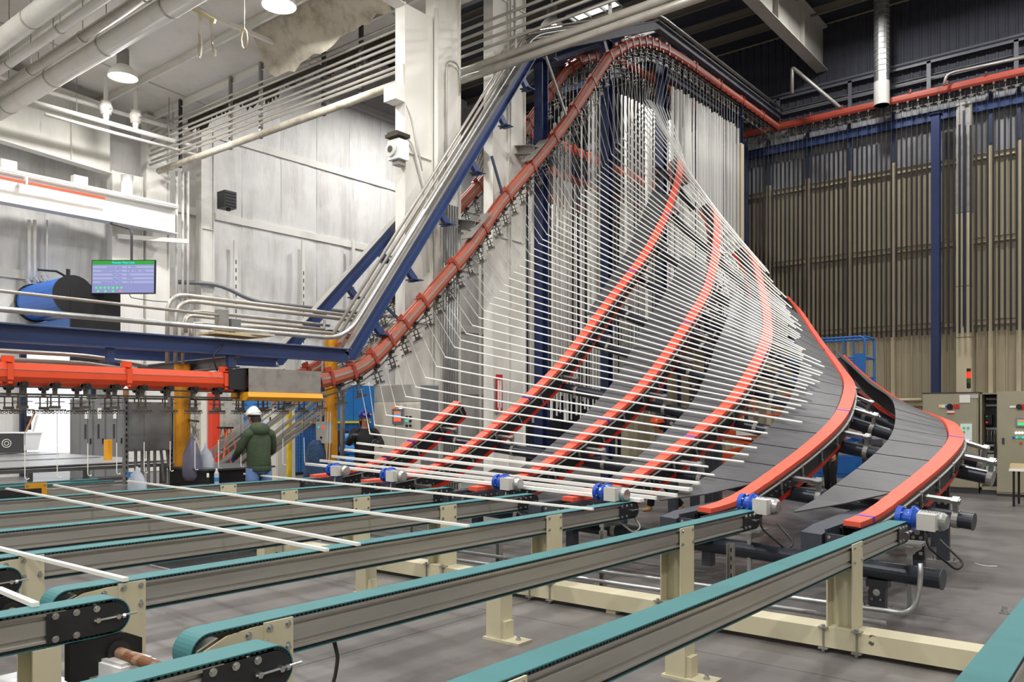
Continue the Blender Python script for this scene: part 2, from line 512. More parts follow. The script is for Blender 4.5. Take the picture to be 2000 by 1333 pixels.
for x in (-24.0, -18.9, -15.0, -9.0, -4.0, 2, 8):      # seams of the roof facing
    struct(MB().prism([(-.03,-.012),(.03,-.012),(.03,0),(-.03,0)], (x, -10, zroof(-10)), (x, YV, zroof(YV))), 'roof_seam', 'purlin_grey', cl)

# roof frames: rafters along y, columns, haunches
def rafter(name, x, y0, y1, zb0, zb1, d, w, m):
    mb = MB()
    for (p, q) in (((x,y0,zb0),(x,y1,zb1)), ((x,y0,zb0+d),(x,y1,zb1+d))): mb.bar(p, q, w, .03)
    mb.add([(x-.02,y0,zb0),(x+.02,y0,zb0),(x+.02,y0,zb0+d),(x-.02,y0,zb0+d),(x-.02,y1,zb1),(x+.02,y1,zb1),(x+.02,y1,zb1+d),(x-.02,y1,zb1+d)],
           [(0,1,2,3),(7,6,5,4),(0,4,5,1),(1,5,6,2),(2,6,7,3),(3,7,4,0)])
    k = 0
    while y0 + k*2.6 < y1:
        y = y0 + k*2.6; z = lerp(zb0, zb1, (y-y0)/(y1-y0)); mb.bx(x-w/2+.02, x+w/2-.02, y-.01, y+.01, z, z+d); k += 1
    return struct(mb, name, m)
rafter('trim_1', -13.0, -9.8, 12.3, 10.7+.0725*22.1, 10.7, 1.0, .32, 'white_paint')
rafter('trim_2', -26.2, -9.8, 12.2, 9.5+.0725*22, 9.5, 2.1, .35, 'white_paint')
rafter('trim_3', -10.8, YV+.2, YB, 15.6, 15.5, 1.7, .45, 'purlin_grey')
rafter('trim_4', -1.5, YV+.2, YB, 15.6, 15.5, 1.7, .45, 'purlin_dark')
def column(label, x, y0, y1, w, h, m='white_paint'):
    t = thing('steel_column', label, 'column', ((x), (y0+y1)/2, 0))
    b = MB().bx(x-w/2, x+w/2, y0, y0+.03, .03, h); b.bx(x-w/2, x+w/2, y1-.03, y1, .03, h); b.build('flange', m, t)
    MB().bx(x-w/2+.06, x+w/2-.06, y0+.03, y1-.03, .03, h).build('web_plate', m, t)
    k = MB()
    for z in (h*.36, h*.7): k.bx(x-w/2+.01, x+w/2-.01, y0+.03, y1-.03, z, z+.03)
    k.build('stiffener', m, t)
    MB().bx(x-w/2-.12, x+w/2+.12, y0-.1, y1+.1, 0, .03).build('base_plate', 'galv_dull', t)
    return t
column('white box column with a bright narrow front face and speaker beside the steep rails', -13.0, 12.27, 13.13, .3, 10.75)
column('tall white column just right of the column with the speaker, rising past the roof edge', -13.0, 13.2, 14.05, .3, 17.3)
column('white column with the red extinguisher sign behind the fanned rods', -13.0, 15.2, 15.84, .3, 17.3)
column('white column standing just behind the one with the extinguisher sign', -13.0, 15.9, 16.5, .3, 17.3)
column('broad white column under the deep ceiling beam beside the wall monitor', -26.2, 12.2, 13.2, .35, 9.6)
column('white column right behind the broad one where the crane girder ends', -26.2, 13.3, 14.1, .35, 11.7)
column('narrow white wall column carrying the black fan', -26.55, 15.45, 15.95, .35, 12.0)
column('far white column against the side wall, partly hidden by the tower', -26.5, 27.4, 27.9, .3, 17.3)
# outside, beyond the loading door
struct(MB().bx(-44, XW-.26, -4, 30, -.05, -.01), 'trim_5', 'cream_sheet')
fr = MB()
for yy in (DY0, DY1): fr.bx(XW-.3, XW+.02, yy-.08, yy+.08, 0, DZ+.1)
fr.bx(XW-.3, XW+.02, DY0, DY1, DZ, DZ+.12)
struct(fr, 'door_1', 'navy_dark')

# high-bay lamps
def high_bay(x, y, z, zc, label, w=None, group=None):
    t = thing('high_bay_lamp', label, 'lamp', (x, y, z), group)
    MB().cyl((x,y,z+.75), (x,y,zc), .03, 8).build('stem', 'white_paint', t)
    MB().cyl((x,y,z+.34), (x,y,z+.78), .16, 16).build('ballast', 'galv_dull', t, False)
    rr = [(.16,.34),(.26,.28),(.36,.14),(.40,0),(.385,0),(.34,.13),(.24,.26),(.12,.31)]
    MB().loft([[V((x+q*math.cos(2*PI*k/20), y+q*math.sin(2*PI*k/20), z+h)) for k in range(20)] for q, h in rr], True).build('reflector', 'white_clean', t, True)
    MB().cyl((x,y,z+.015), (x,y,z+.03), .36, 20).build('lens', 'lamp_glow', t)
    add_lamp(x, y, z-.02, w)
    return t
l1 = at(240, 152, z=11.15); l2 = at(545, 12, z=11.15)
high_bay(l1.x, l1.y, 11.15, zroof(l1.y), 'round high-bay lamp hanging over the white valve pipe, left of the other lamp')
high_bay(l2.x, l2.y, 11.15, zroof(l2.y), 'round high-bay lamp cut by the top edge of the picture')
g = 'high-bay lamps out of view'
for x, y in ((-8.6, 10.4), (-2.2, 9.6), (4.5, 9.0), (-22.5, 3.2), (-15.9, 3.2), (-9.3, 3.0), (-2.8, 2.5), (4.5, 2.0), (-15.9,-5), (-9.3,-5), (-2.8,-5), (4.5,-5)):
    high_bay(x, y, 11.6, zroof(y), 'round high-bay lamp on the white ceiling near the camera', group=g)
for x, y, f in ((-20.0, 18.5, 1.5), (-23.0, 24.0, 1.5), (-2.6, 18.0, 1.3), (4.6, 22.0, 1.4), (-8.0, 28.6, 1.25), (-2.5, 28.6, 1.5), (3.5, 28.6, 1.4)):  # unseen lamps, added to brighten the back and side walls
    high_bay(x, y, 14.9 if y < 28 else 16.4, ZR2, 'added unseen high-bay lamp brightening the walls under the high dark roof', LAMP_W*f, group='added unseen lamps below the dark roof')
lt = at(1078, 58, z=14.2)
high_bay(lt.x, lt.y, 14.2, ZR2, 'small bright lamp glinting above the tower beams', LAMP_W*.8)

# ================================================================ BELT CONVEYORS
ZB = 0.85
ORD = ['nearest', 'second', 'third', 'fourth', 'fifth', 'sixth', 'seventh', 'farthest']
def belt_unit(label, xf, y0, y1, near_cream, far_black, posts, teeth, group):
    """belt 0.15 m wide whose right edge is at xf, running along y"""
    xc = xf - .075
    t = thing('belt_conveyor', label, 'conveyor', (xc, (y0+y1)/2, 0), group)
    R, zc = .095, ZB - .095
    def loop(r, n=16):
        P = []
        for i in range(n+1):
            a = PI/2 + PI*i/n; P.append((y0+R+math.cos(a)*r, zc+math.sin(a)*r))
        for i in range(n+1):
            a = -PI/2 + PI*i/n; P.append((y1-R+math.cos(a)*r, zc+math.sin(a)*r))
        return P
    o, q = loop(R), loop(R-.006)
    MB().loft([[V((xf-.15, a[0], a[1])), V((xf, a[0], a[1])), V((xf, b[0], b[1])), V((xf-.15, b[0], b[1]))] for a, b in zip(o, q)], False, True).build('belt', 'belt_teal', t, False)
    if teeth:
        m = MB(); p = .026; n = int((y1-y0-2*R)/p)
        for i in range(n):
            y = y0+R+i*p
            for z in (ZB-.015, ZB-2*R+.006): m.bx(xf-.15, xf-.001, y, y+p*.55, z, z+.009)
        for i in range(15):
            for yy, s in ((y0+R, 1), (y1-R, -1)):
                a = PI/2 + s*PI*(i+.5)/15; c = V((xf-.0755, yy+math.cos(a)*(R-.0135), zc+math.sin(a)*(R-.0135)))
                m.box(c, (.149, .014, .009), Matrix.Rotation(a-PI/2, 3, 'X'))
        m.build('belt_teeth', 'belt_tooth', t)['kind'] = 'stuff'
    # side rails: extruded profile with lips
    a, b = y0+.42, y1-.33
    prof = [(.006,.832),(.006,.818),(-.012,.812),(-.014,.800),(-.002,.792),(-.002,.722),(-.013,.715),(-.013,.702),(.006,.695),(.006,.684),(-.03,.684),(-.03,.832)]
    for s, nm in ((1, 'side_rail'), (-1, 'side_rail')):
        P = [(xc + s*(.075 + u), z) for u, z in prof]
        if s < 0: P = P[::-1]
        MB().loft([[V((p[0], y, p[1])) for p in P] for y in (b, a)]).build(nm, 'alu', t)
    MB().bx(xf-.006, xf+.009, a, b, .819, .834).bx(xf-.159, xf-.144, a, b, .819, .834).build('rail_lip', 'alu_highlight', t)
    MB().bx(xf-.02, xf-.002, a, b, .667, .683).bx(xf-.148, xf-.13, a, b, .667, .683).build('return_guide', 'rubber', t)
    MB().bx(xf-.118, xf-.032, a, b, .80, .826).build('slide_bed', 'galv_dull', t)
    for yy, end in ((y0, near_cream), (y1, far_black)):
        s = 1 if yy == y0 else -1
        c = yy + s*R
        MB().cyl((xf-.14, c, zc), (xf-.012, c, zc), R-.022, 20).build('pulley', 'chrome', t)
        pm = 'cream_steel' if end == 'cream' else 'black_plate'
        L = .52 if end == 'cream' else .42
        for xx in (xf+.002, xf-.160):
            n = 8; out = []
            rr = R-.02
            for i in range(n+1):
                an = PI/2 + PI*i/n; out.append((c + s*math.cos(an)*rr, zc+math.sin(an)*rr))
            ye = yy + s*L
            out += [(ye, zc-rr), (ye, zc+rr)]
            if end == 'cream':      # cut-out showing the pulley
                out = [(yy+s*.30, zc+rr), (yy+s*.17, zc+rr-.012), (yy+s*.10, zc+rr-.04), (yy+s*.05, zc+.015), (yy+s*.04, zc-.02), (yy+s*.07, zc-.045), (yy+s*.16, zc+.01), (yy+s*.22, zc-.03), (yy+s*.24, zc-rr), (ye, zc-rr), (ye, zc+rr)]
            if s < 0: out = out[::-1]
            k = len(out)
            m = MB().add([(xx, p[0], p[1]) for p in out] + [(xx+.009, p[0], p[1]) for p in out],
                         [(i, (i+1)%k, k+(i+1)%k, k+i) for i in range(k)] + [tuple(range(k))[::-1], tuple(range(k, 2*k))])
            e = m.build('end_plate', 'cream_steel' if end == 'cream' else 'black_steel', t)
            if xx > xc:
                bm = MB(); its = []
                for dy, z in ((L-.04, .812), (L-.14, .812), (L-.24, .812), (L-.04, .698), (L-.14, .698)) if end != 'cream' else ((L-.03, .815), (L-.14, .81), (L-.24, .80), (L-.03, .72)):
                    its.append(((xx+.009, yy+s*dy, z), (1,0,0), .012, .011))
                if end != 'cream':
                    bm.cyl((xx+.022, yy+s*.20, zc), (xx+.022, yy-s*.025, zc+.004), .006, 8)
                    for q in (.18, .075): bm.cyl((xx+.009, yy+s*q, zc), (xx+.032, yy+s*q, zc), .014, 6)
                    bm.cyl((xx+.022, yy+s*.055, zc), (xx+.022, yy+s*.038, zc), .013, 6)
                    bm.build('tension_screw', 'bolt', t)
                bolts('bolt', 'bolt', t, its, teeth)
    for (py_, w) in posts:
        m = MB(); low = w < .14; ft = .66 if low else .842
        m.bx(xf+.008, xf+.018, py_-w/2, py_+w/2, .19, ft)          # front flange, bolted to the rail
        m.bx(xf-.178, xf-.168, py_-w/2, py_+w/2, .19, .66 if low else .815)          # rear flange
        m.bx(xf-.168, xf+.008, py_-.005, py_+.005, .19, .655)
        m.bx(xf-.172, xf+.016, py_-w/2+.004, py_+w/2-.004, .186, .198)
        m.build('post', 'cream_steel', t)
        if not low: bolts('post_bolt', 'bolt', t, [((xf+.018, py_+dy, z), (1,0,0), .011, .012) for z in (.815, .705) for dy in (-w/2+.03, w/2-.03)], teeth)
    return t
for k in range(8):
    xf = -.46 - 1.42*k
    lab = ['nearest teal belt conveyor, cut by the bottom right corner', 'teal belt conveyor ending at the rightmost blue gearmotor, second from the right',
           'teal belt conveyor ending at the second blue gearmotor from the right', 'teal belt conveyor carrying the right ends of three thin white bars',
           'teal belt conveyor behind the one carrying bar ends, fourth row back', 'teal belt conveyor fifth row back, its cream post left of centre',
           'teal belt conveyor in the second row from the back', 'rearmost teal belt conveyor in front of the man in green'][k]
    belt_unit(lab, xf, 1.88, 8.15, 'cream', 'black', [(6.5, .25), (2.32, .16)] if k else [(6.5, .25)], k < 6, 'teal belt conveyors side by side')
for k in (2, 3, 4, 5):
    xf = -.06 - 1.42*k
    lab = {2: 'teal infeed belt with black end plate at the bottom edge of the picture', 3: 'teal infeed belt with black end plate and rusty shaft at lower left',
           4: 'teal infeed belt ending at the left edge above the lower left one', 5: 'teal infeed belt just out of the left edge'}[k]
    belt_unit(lab, xf, -2.2, 2.12, 'black', 'black', [(1.70, .13)], True, 'infeed belts at lower left')
    # housing and shaft under the infeed belt
    t = thing('drive_housing', ['black angular drive housing under the bottom infeed belt', 'black angular drive housing with rusty shaft under the lower left infeed belt',
              'black angular drive housing at the left edge', 'black drive housing just past the left edge'][k-2], 'housing', (xf-.07, 1.9, 0), 'drive housings of the infeed belts')
    out = [(1.80,.47),(2.10,.48),(2.17,.54),(2.17,.62),(2.08,.665),(1.80,.655)]
    MB().add([(xf-.03, p[0], p[1]) for p in out] + [(xf+.03, p[0], p[1]) for p in out], [(i,(i+1)%6,6+(i+1)%6,6+i) for i in range(6)] + [tuple(range(6))[::-1], tuple(range(6,12))]).build('casing', 'black', t)
    MB().cyl((xf+.03,2.04,.57),(xf+.05,2.04,.57),.06,16).build('flange', 'black_steel', t)
    if k > 2: MB().cyl((xf+.05,2.04,.57),(xf+1.36,2.04,.57),.03,14).build('shaft', 'rust', t)
    MB().bx(xf-.02, xf+.02, 1.82, 1.9, .01, .47).build('foot', 'black_steel', t)

# cream floor beams with U bolts
fb = thing('floor_beam', 'cream painted beam on the floor across all the belt posts', 'beam', (-5.5, 6.5, .04))
MB().bx(-11.2, -.05, 6.38, 6.62, .04, .186).build('box_beam', 'cream_steel', fb)
ft = MB()
for x in (-.6, -4.0, -7.5, -10.8): ft.bx(x-.05, x+.05, 6.4, 6.6, 0, .04)
ft.build('foot', 'cream_steel', fb)
for k in range(8):
    xf = -.46 - 1.42*k
    for x in (xf-.20, xf+.045):
        u = MB(); u.cyl((x, 6.372, .012), (x, 6.372, .205), .007, 8); u.bx(x-.035, x+.035, 6.35, 6.42, .188, .198)
        u.bx(x-.035, x+.035, 6.355, 6.42, .026, .036); u.cyl((x,6.372,.006),(x,6.372,.026),.014,6); u.cyl((x,6.372,.2),(x,6.372,.214),.014,6)
        u.build('u_bolt', 'galv_dull', fb)
fb2 = thing('floor_beam', 'cream beam on the floor under the near belt ends at lower left', 'beam', (-6, 2.0, .02))
MB().bx(-11.3, -3.4, 1.42, 1.57, .01, .15).build('box_beam', 'cream_steel', fb2)
for lab, k in (('short cream floor stand right of the picture centre, chipped at its foot', 0), ('short cream floor stand left of the chipped one', 1), ('short cream floor stand farthest back, left of centre', 2), ('short cream floor stand behind the third belt', 3)):
    p = at(1328, 1322, z=0) if k == 0 else at(975, 1248, z=0) if k == 1 else at(715, 1160, z=0) if k == 2 else at(520, 1120, z=0)
    t = thing('floor_stand', lab, 'stand', (p.x, p.y, 0), 'short cream floor stands')
    MB().bx(p.x-.075, p.x+.075, p.y-.075, p.y+.075, .02, .44).build('leg', 'cream_steel', t)
    MB().bx(p.x+.075, p.x+.11, p.y-.05, p.y+.05, .02, .16).build('gusset', 'cream_steel', t)
    MB().bx(p.x-.1, p.x+.27, p.y-.09, p.y+.09, 0, .02).build('foot_plate', 'cream_steel', t)
    MB().bx(p.x-.09, p.x+.09, p.y-.09, p.y+.09, .44, .455).build('top_plate', 'cream_steel', t)
    bolts('anchor_bolt', 'bolt', t, [((p.x+.2, p.y, .02), (0,0,1), .016, .035)])

# white bars lying on the belts
def bar_thing(name, label, p0, p1, w, h, m, group=None, cat='bar'):
    p0 = V(p0); p1 = V(p1)
    o = MB().bar(p0, p1, w, h).build(name, m, None)
    return tag(o, label, cat, group)
ZR = ZB + .012
for lab, a, b in (('longest white bar on the belts, starting at the grey slotted post', (250,940), (915,1028)),
                  ('thin white bar on the belts, its left end left of the grey post', (106,948), (701,1064)),
                  ('thin white bar on the belts starting nearest the left edge at the yellow bracket', (13,955), (639,1075)),
                  ('white bar entering at the left edge and ending on the belt end pulley', (-4,1071), (246,1133)),
                  ('short white bar end at the left edge on the lower infeed belt', (-4,1151), (70,1182)),
                  ('thin white bar starting at the hip of the man in green', (477,926), (1158,995))):
    bar_thing('white_bar', lab, at(*a, z=ZR), at(*b, z=ZR), .034, .022, 'rod_white')

# pieces on the floor around the belts
t = thing('junction_box', 'white box under the bottom left belts beside the rusty shaft', 'box', at(245, 1320, z=.2))
c = at(238, 1318, z=.46)
MB().box(c, (.30,.2,.16), Matrix.Rotation(.1,3,'Z')).build('case', 'white_plastic', t)
MB().box(c+V((0,0,.085)), (.27,.17,.02), Matrix.Rotation(.1,3,'Z')).build('lid', 'motor_grey', t)
MB().box(c+V((0,0,-.27)), (.06,.06,.38)).build('foot', 'black_steel', t)
p = at(55, 1310, z=.18)
t = thing('small_valve', 'small pale blue valve on a white plate at the lower left corner', 'valve', (p.x,p.y,.1))
MB().cyl(p+V((0,0,-.06)), p+V((0,0,.05)), .035, 12, .045).ball(p+V((0,0,.06)), .04, 10, 6).cyl(p+V((-.06,0,0)), p+V((.06,0,0)), .022, 10).build('body', 'lift_blue', t, True)
MB().box(p+V((0,.02,-.075)), (.5,.3,.02)).build('plate', 'white_plastic', t)
MB().box(p+V((0,.02,-.13)), (.06,.06,.10)).build('bracket', 'cream_steel', t)
pts = bend([at(652,1250,z=.58), at(660,1285,z=.40), at(655,1320,z=.18), at(648,1345,z=.03), at(700,1400,z=.02)], .1)
tag(MB().tube(pts, .012, 8).build('hose', 'rubber', None, True), 'black hose hanging from the third belt rail at the bottom edge', 'hose')
pts = bend([at(58,1131,z=.012), at(110,1129,z=.012), at(160,1118,z=.012), at(240,1104,z=.012)], .3)
tag(MB().tube(pts, .012, 8).build('cable', 'yellow', None, True), 'yellow cable on the floor behind the left belt end', 'cable')
g = thing('floor_grating', 'dark mesh grating set on the floor between the belts', 'grating', at(420, 1090, z=0))
a = at(310, 1104, z=0); 
m = MB()
for i in range(22): m.bx(a.x-.1+i*.055, a.x-.085+i*.055, a.y-.1, a.y+2.1, .004, .018)
for i in range(40): m.bx(a.x-.1, a.x+1.1, a.y-.1+i*.055, a.y-.085+i*.055, .002, .012)
m.build('mesh', 'dark_grey', g)['kind'] = 'stuff'
MB().bx(a.x-.13, a.x+1.13, a.y-.13, a.y-.1, 0, .02).bx(a.x-.13, a.x+1.13, a.y+2.1, a.y+2.13, 0, .02).build('frame', 'galv_dull', g)
for lab, q in (('small square floor drain with four bolts between the left belts', (245,1106)), ('small floor drain with bolts under the second belt from the left', (385,1088))):
    p = at(*q, z=0)
    t = thing('floor_drain', lab, 'drain', p)
    MB().bx(p.x-.1, p.x+.1, p.y-.1, p.y+.1, 0, .008).build('plate', 'galv_dull', t)
    bolts('bolt', 'bolt', t, [((p.x+i*.08, p.y+j*.08, .008), (0,0,1), .012, .02) for i, j in ((-1,-1),(1,-1),(1,1),(-1,1))])

# ================================================================ THE FAN OF BARS AND THE CURVED CONVEYORS
TN = [7.0, 8.5, 10.0, 12.0, 14.0, 16.0, 18.0, 20.0, 22.0, 24.0, 27.0]
T_TH = [0, .442, 2.834, 10.501, 20.688, 30.67, 38.797, 46.15, 58.433, 71.584, 90.0]
T_LAG = [5.896, 5.917, 5.562, 5.938, 7.621, 10.268, 14.441, 19.316, 25.015, 29.687, 35.978]
T_PULL = [.232, .344, .609, 1.028, 1.087, 1.022, .811, .493, -.05, -.1, -.02]
T_S = [9.463, 7.971, 6.349, 4.737, 2.858, 1.472]
T_DZ = [1.502, 1.517, 1.273, 1.381, 1.334, 1.586, 1.848, 1.92, 1.897, 1.745, 1.375]
T_BOW = [-.013, -.013, .003, .034, .004, -.006, -.015, -.027, -.011, -.002, .001]
XR = -12.3                                   # overhead rail
def smooth(t, ys):
    """tabulated curve, averaged over a short window so that it has no kinks"""
    return sum(interp(t+d*.25, TN, ys)*w for d, w in ((-3,1),(-2,2),(-1,3),(0,4),(1,3),(2,2),(3,1)))/16
def zfit(a):
    sp = lambda x, w: w*math.log1p(math.exp(min(x/w, 60)))
    return 2.43 + .953*(sp(a-9.75,.35) - sp(a-21.26,.35))
RYZ = [(-5,2.40),(9.2,2.42),(9.76,2.5),(10.51,2.72),(11.03,3.07),(12.28,4.23),(13.73,5.59),(14.78,6.79),(16.48,8.42),(17.49,9.47),(18.57,10.74),(19.6,11.93),(20.72,12.68),(21.67,13.07),(22.88,13.27),(24.26,13.34),(33,13.4)]
def zrail(y): return sum(interp(y+d*.15, [q[0] for q in RYZ], [q[1] for q in RYZ]) for d in (-1,0,1))/3
def rodP(t, s):
    th = math.radians(smooth(t, T_TH)); lag = math.radians(smooth(t, T_LAG))
    return V((XR + smooth(t, T_PULL) + s*math.cos(th)*math.cos(lag),
              t - s*math.sin(lag)*math.cos(th),
              zfit(t) - smooth(t, T_DZ) - s*math.sin(th) + smooth(t, T_BOW)*s*(s-7)/12.25*math.cos(th)))
def frame(t, s):
    d = (rodP(t, s+.05) - rodP(t, s-.05)).normalized()
    tg = (rodP(t+.05, s) - rodP(t-.05, s)).normalized()
    n = d.cross(tg).normalized()
    d = tg.cross(n).normalized()
    return rodP(t, s), d, tg, n

# curved conveyors
KST = [9.2, 9.0, 8.65, 8.6, 8.2, 8.2]
KEN = [19.2, 20.0, 20.4, 20.8, 23.2, 11.0]
KLAB = ['outermost curved conveyor with orange pads, at the right edge of the fan', 'second curved orange-pad conveyor from the right, black plates on its left side',
        'third curved orange-pad conveyor from the right', 'fourth curved orange-pad conveyor from the right, rising behind the orange helmet',
        'tallest curved orange-pad conveyor, reaching highest into the fan', 'shortest orange-pad conveyor, beside the woman in the blue helmet']
KFR = []
def arc_samples(j, step):
    """parameter values spaced evenly along the conveyor"""
    t = KST[j]; out = [t]; last = rodP(t, T_S[j]); acc = 0
    while t < KEN[j]:
        t += .01; p = rodP(t, T_S[j]); acc += (p-last).length; last = p
        if acc >= step: out.append(t); acc = 0
    return out
for j in range(6):
    S = T_S[j]
    P0, D0, G0, N0 = frame(KST[j], S)
    t = thing('curved_conveyor', KLAB[j], 'conveyor', (P0.x, P0.y, 0), 'curved conveyors under the fan of bars')
    pk = .035
    ts = arc_samples(j, .05)
    FR = [frame(u, S) for u in ts]
    def quad(f, d0, d1, n0, n1): 
        p, d, g, n = f
        return [p+d*d0+n*n0, p+d*d1+n*n0, p+d*d1+n*n1, p+d*d0+n*n1]
    m = MB()
    for a, b in zip(FR[:-1], FR[1:]):
        b2 = tuple(a[i].lerp(b[i], .93) for i in range(4))
        m.loft([quad(a, -.085, .085, -.09, -pk), quad(b2, -.085, .085, -.09, -pk)])
    m.build('pad_chain', 'pad_orange', t)['kind'] = 'stuff'
    F2 = FR[::4] + [FR[-1]] if (len(FR)-1) % 4 else FR[::4]
    MB().loft([quad(f, -.072, .072, -.105, -.085) for f in F2]).build('chain_guide', 'rubber', t)
    for e in (-1, 1):
        MB().loft([quad(f, *( (.09,.10) if e > 0 else (-.10,-.09)), -.30, -.085) for f in F2]).build('side_frame', 'black_steel', t)
        MB().loft([quad(f, *( (.09,.125) if e > 0 else (-.125,-.09)), -.125, -.112) for f in F2]).build('frame_lip', 'galv_dull' if e > 0 else 'black_steel', t)
    MB().loft([quad(f, -.085, .085, -.38, -.31) for f in F2]).build('return_chain', 'pad_red', t)
    # bracket blocks along the right side, blue tape marks
    bk = MB()
    for i in range(6, len(FR)-1, 10):
        p, d, g, n = FR[i]; M = Matrix((d, g, n)).transposed()
        bk.box(p+d*.112-n*.16, (.022,.035,.11), M); bk.box(p+d*.118-n*.26, (.02,.03,.05), M)
    bk.build('chain_bracket', 'galv', t)['kind'] = 'stuff'
    bb = MB()
    for i in range(2, min(32, len(FR)), 2):
        p, d, g, n = FR[i]; bb.cyl(p+d*.101-n*.2, p+d*.113-n*.2, .012, 6); 
        if i % 4: bb.cyl(p+d*.101-n*.27, p+d*.113-n*.27, .012, 6)
    bb.build('frame_bolt', 'bolt', t)['kind'] = 'stuff'
    tp = MB()
    for i in ([5] if j == 0 else []) + [int(len(FR)*q) for q in ((.34,.7) if j < 2 else (.2,.45,.62))]:
        a = FR[i]; b = FR[i+1]; b2 = tuple(a[q].lerp(b[q], .6) for q in range(4))
        tp.loft([quad(a, -.088, .088, -.095, -pk+.003), quad(b2, -.088, .088, -.095, -pk+.003)])
    tp.build('tape_mark', 'tape_blue', t)
    # black guard plates on the left side, one by one
    if j < 5:
        tg = arc_samples(j, .56)
        tg = [u for u in tg if u > KST[j]+.35 and (j < 4 or u > 13.5) and u < (99, 19.0, 17.6, 17.6, 19.0)[j]]
        W = [.62, .66, .66, .62, .42][j]
        for i in range(len(tg)-1):
            u0, u1 = tg[i] - (.35 if i == 0 and j < 4 else 0), lerp(tg[i], tg[i+1], .96)
            q = []
            for u, du in ((u0,0),(lerp(u0,u1,.5),.5),(u1,1)):
                f = frame(u, S); wd = W if j < 2 else .16 + (W-.16)*min(1, (i+du)/9)
                if i == 0 and j < 4: q.append(quad(f, -.10-W, -.10-W*(.96-.96*du), -.075, -.062))
                else: q.append(quad(f, -.10-wd, -.10, -.075, -.062))
            MB().loft(q).build('guard_plate', 'black_plate', t)
    # slate housing at the low end
    M = Matrix((D0, G0, N0)).transposed()
    hb = MB(); hb.box(P0+G0*.12-N0*.245, (.025,.75,.28), M); hb = MB()
    for e in (-.135, .135): hb.box(P0+D0*e+G0*.1-N0*.215, (.02,.72,.26), M)
    hb.box(P0-G0*.25-N0*.235, (.29,.02,.22), M); hb.box(P0+G0*.1-N0*.36, (.29,.72,.02), M)
    hb.build('end_housing', 'slate', t)
    if j < 4:
        o = [(-.28,-.36),(.5,-.36),(.95,-.09),(-.02,-.105),(-.28,-.14)]
        vs_ = [P0+D0*e+G0*y+N0*z for e in (-.38,-.165) for y, z in o]
        MB().add(vs_, [(i,(i+1)%5,5+(i+1)%5,5+i) for i in range(5)] + [(4,3,2,1,0),(5,6,7,8,9)]).build('wedge_housing', 'slate', t)
    bolts('housing_bolt', 'bolt', t, [(P0+D0*e-G0*.26-N0*.16, -G0, .012, .012) for e in (-.1, .1)] + [(P0+D0*.146+G0*q-N0*.14, D0, .010, .010) for q in (-.2,-.1,0,.1,.2,.3)], j < 3)
    MB().box(P0+V((0,.1,-.52)), (.10,.12,.30)).build('under_bracket', 'slate', t)
    # gearmotor
    c = P0 + G0*.06 + D0*.42 + N0*.06
    gm = MB(); gm.cyl(c, c+D0*.05, .10, 20).cyl(c+D0*.05, c+D0*.13, .075, 16).cyl(c+D0*.13, c+D0*.155, .115, 20).cyl(c+D0*.155, c+D0*.19, .105, 20, .08)
    g_ = gm.build('gearmotor', 'motor_blue', t)
    MB().cyl(c+D0*.19, c+D0*.40, .082, 18).cyl(c+D0*.40, c+D0*.43, .082, 18, .06).build('motor_can', 'galv', g_)
    fn = MB()
    for k in range(9): fn.cyl(c+D0*(.205+k*.02), c+D0*(.212+k*.02), .088, 16)
    fn.build('cooling_fin', 'galv', g_)['kind'] = 'stuff'
    MB().box(c+D0*.30-G0*.10+N0*.005, (.15,.075,.14), M).box(c+D0*.30-G0*.145+N0*.005, (.16,.02,.15), M).build('terminal_box', 'motor_grey', g_)
    its = []
    for k in range(6):
        a = 2*PI*k/6+.4; r = G0*math.cos(a)+N0*math.sin(a)
        its += [(c+D0*0.05+r*.085, D0, .009, .014), (c+D0*.13+r*.1, -D0, .009, .014)]
    bolts('flange_bolt', 'bolt', g_, its, j < 3)
    a = c+D0*.30-G0*.12-N0*.07
    MB().tube(bend([a, a+V((0,-.02,-.14)), a+V((.22,.12,-.36)), a+V((.26,.22,-.30)), a+V((.04,.32,-.12))], .12), .011, 7).build('motor_cable', 'rubber' if j < 2 else 'galv_dull', g_, True)

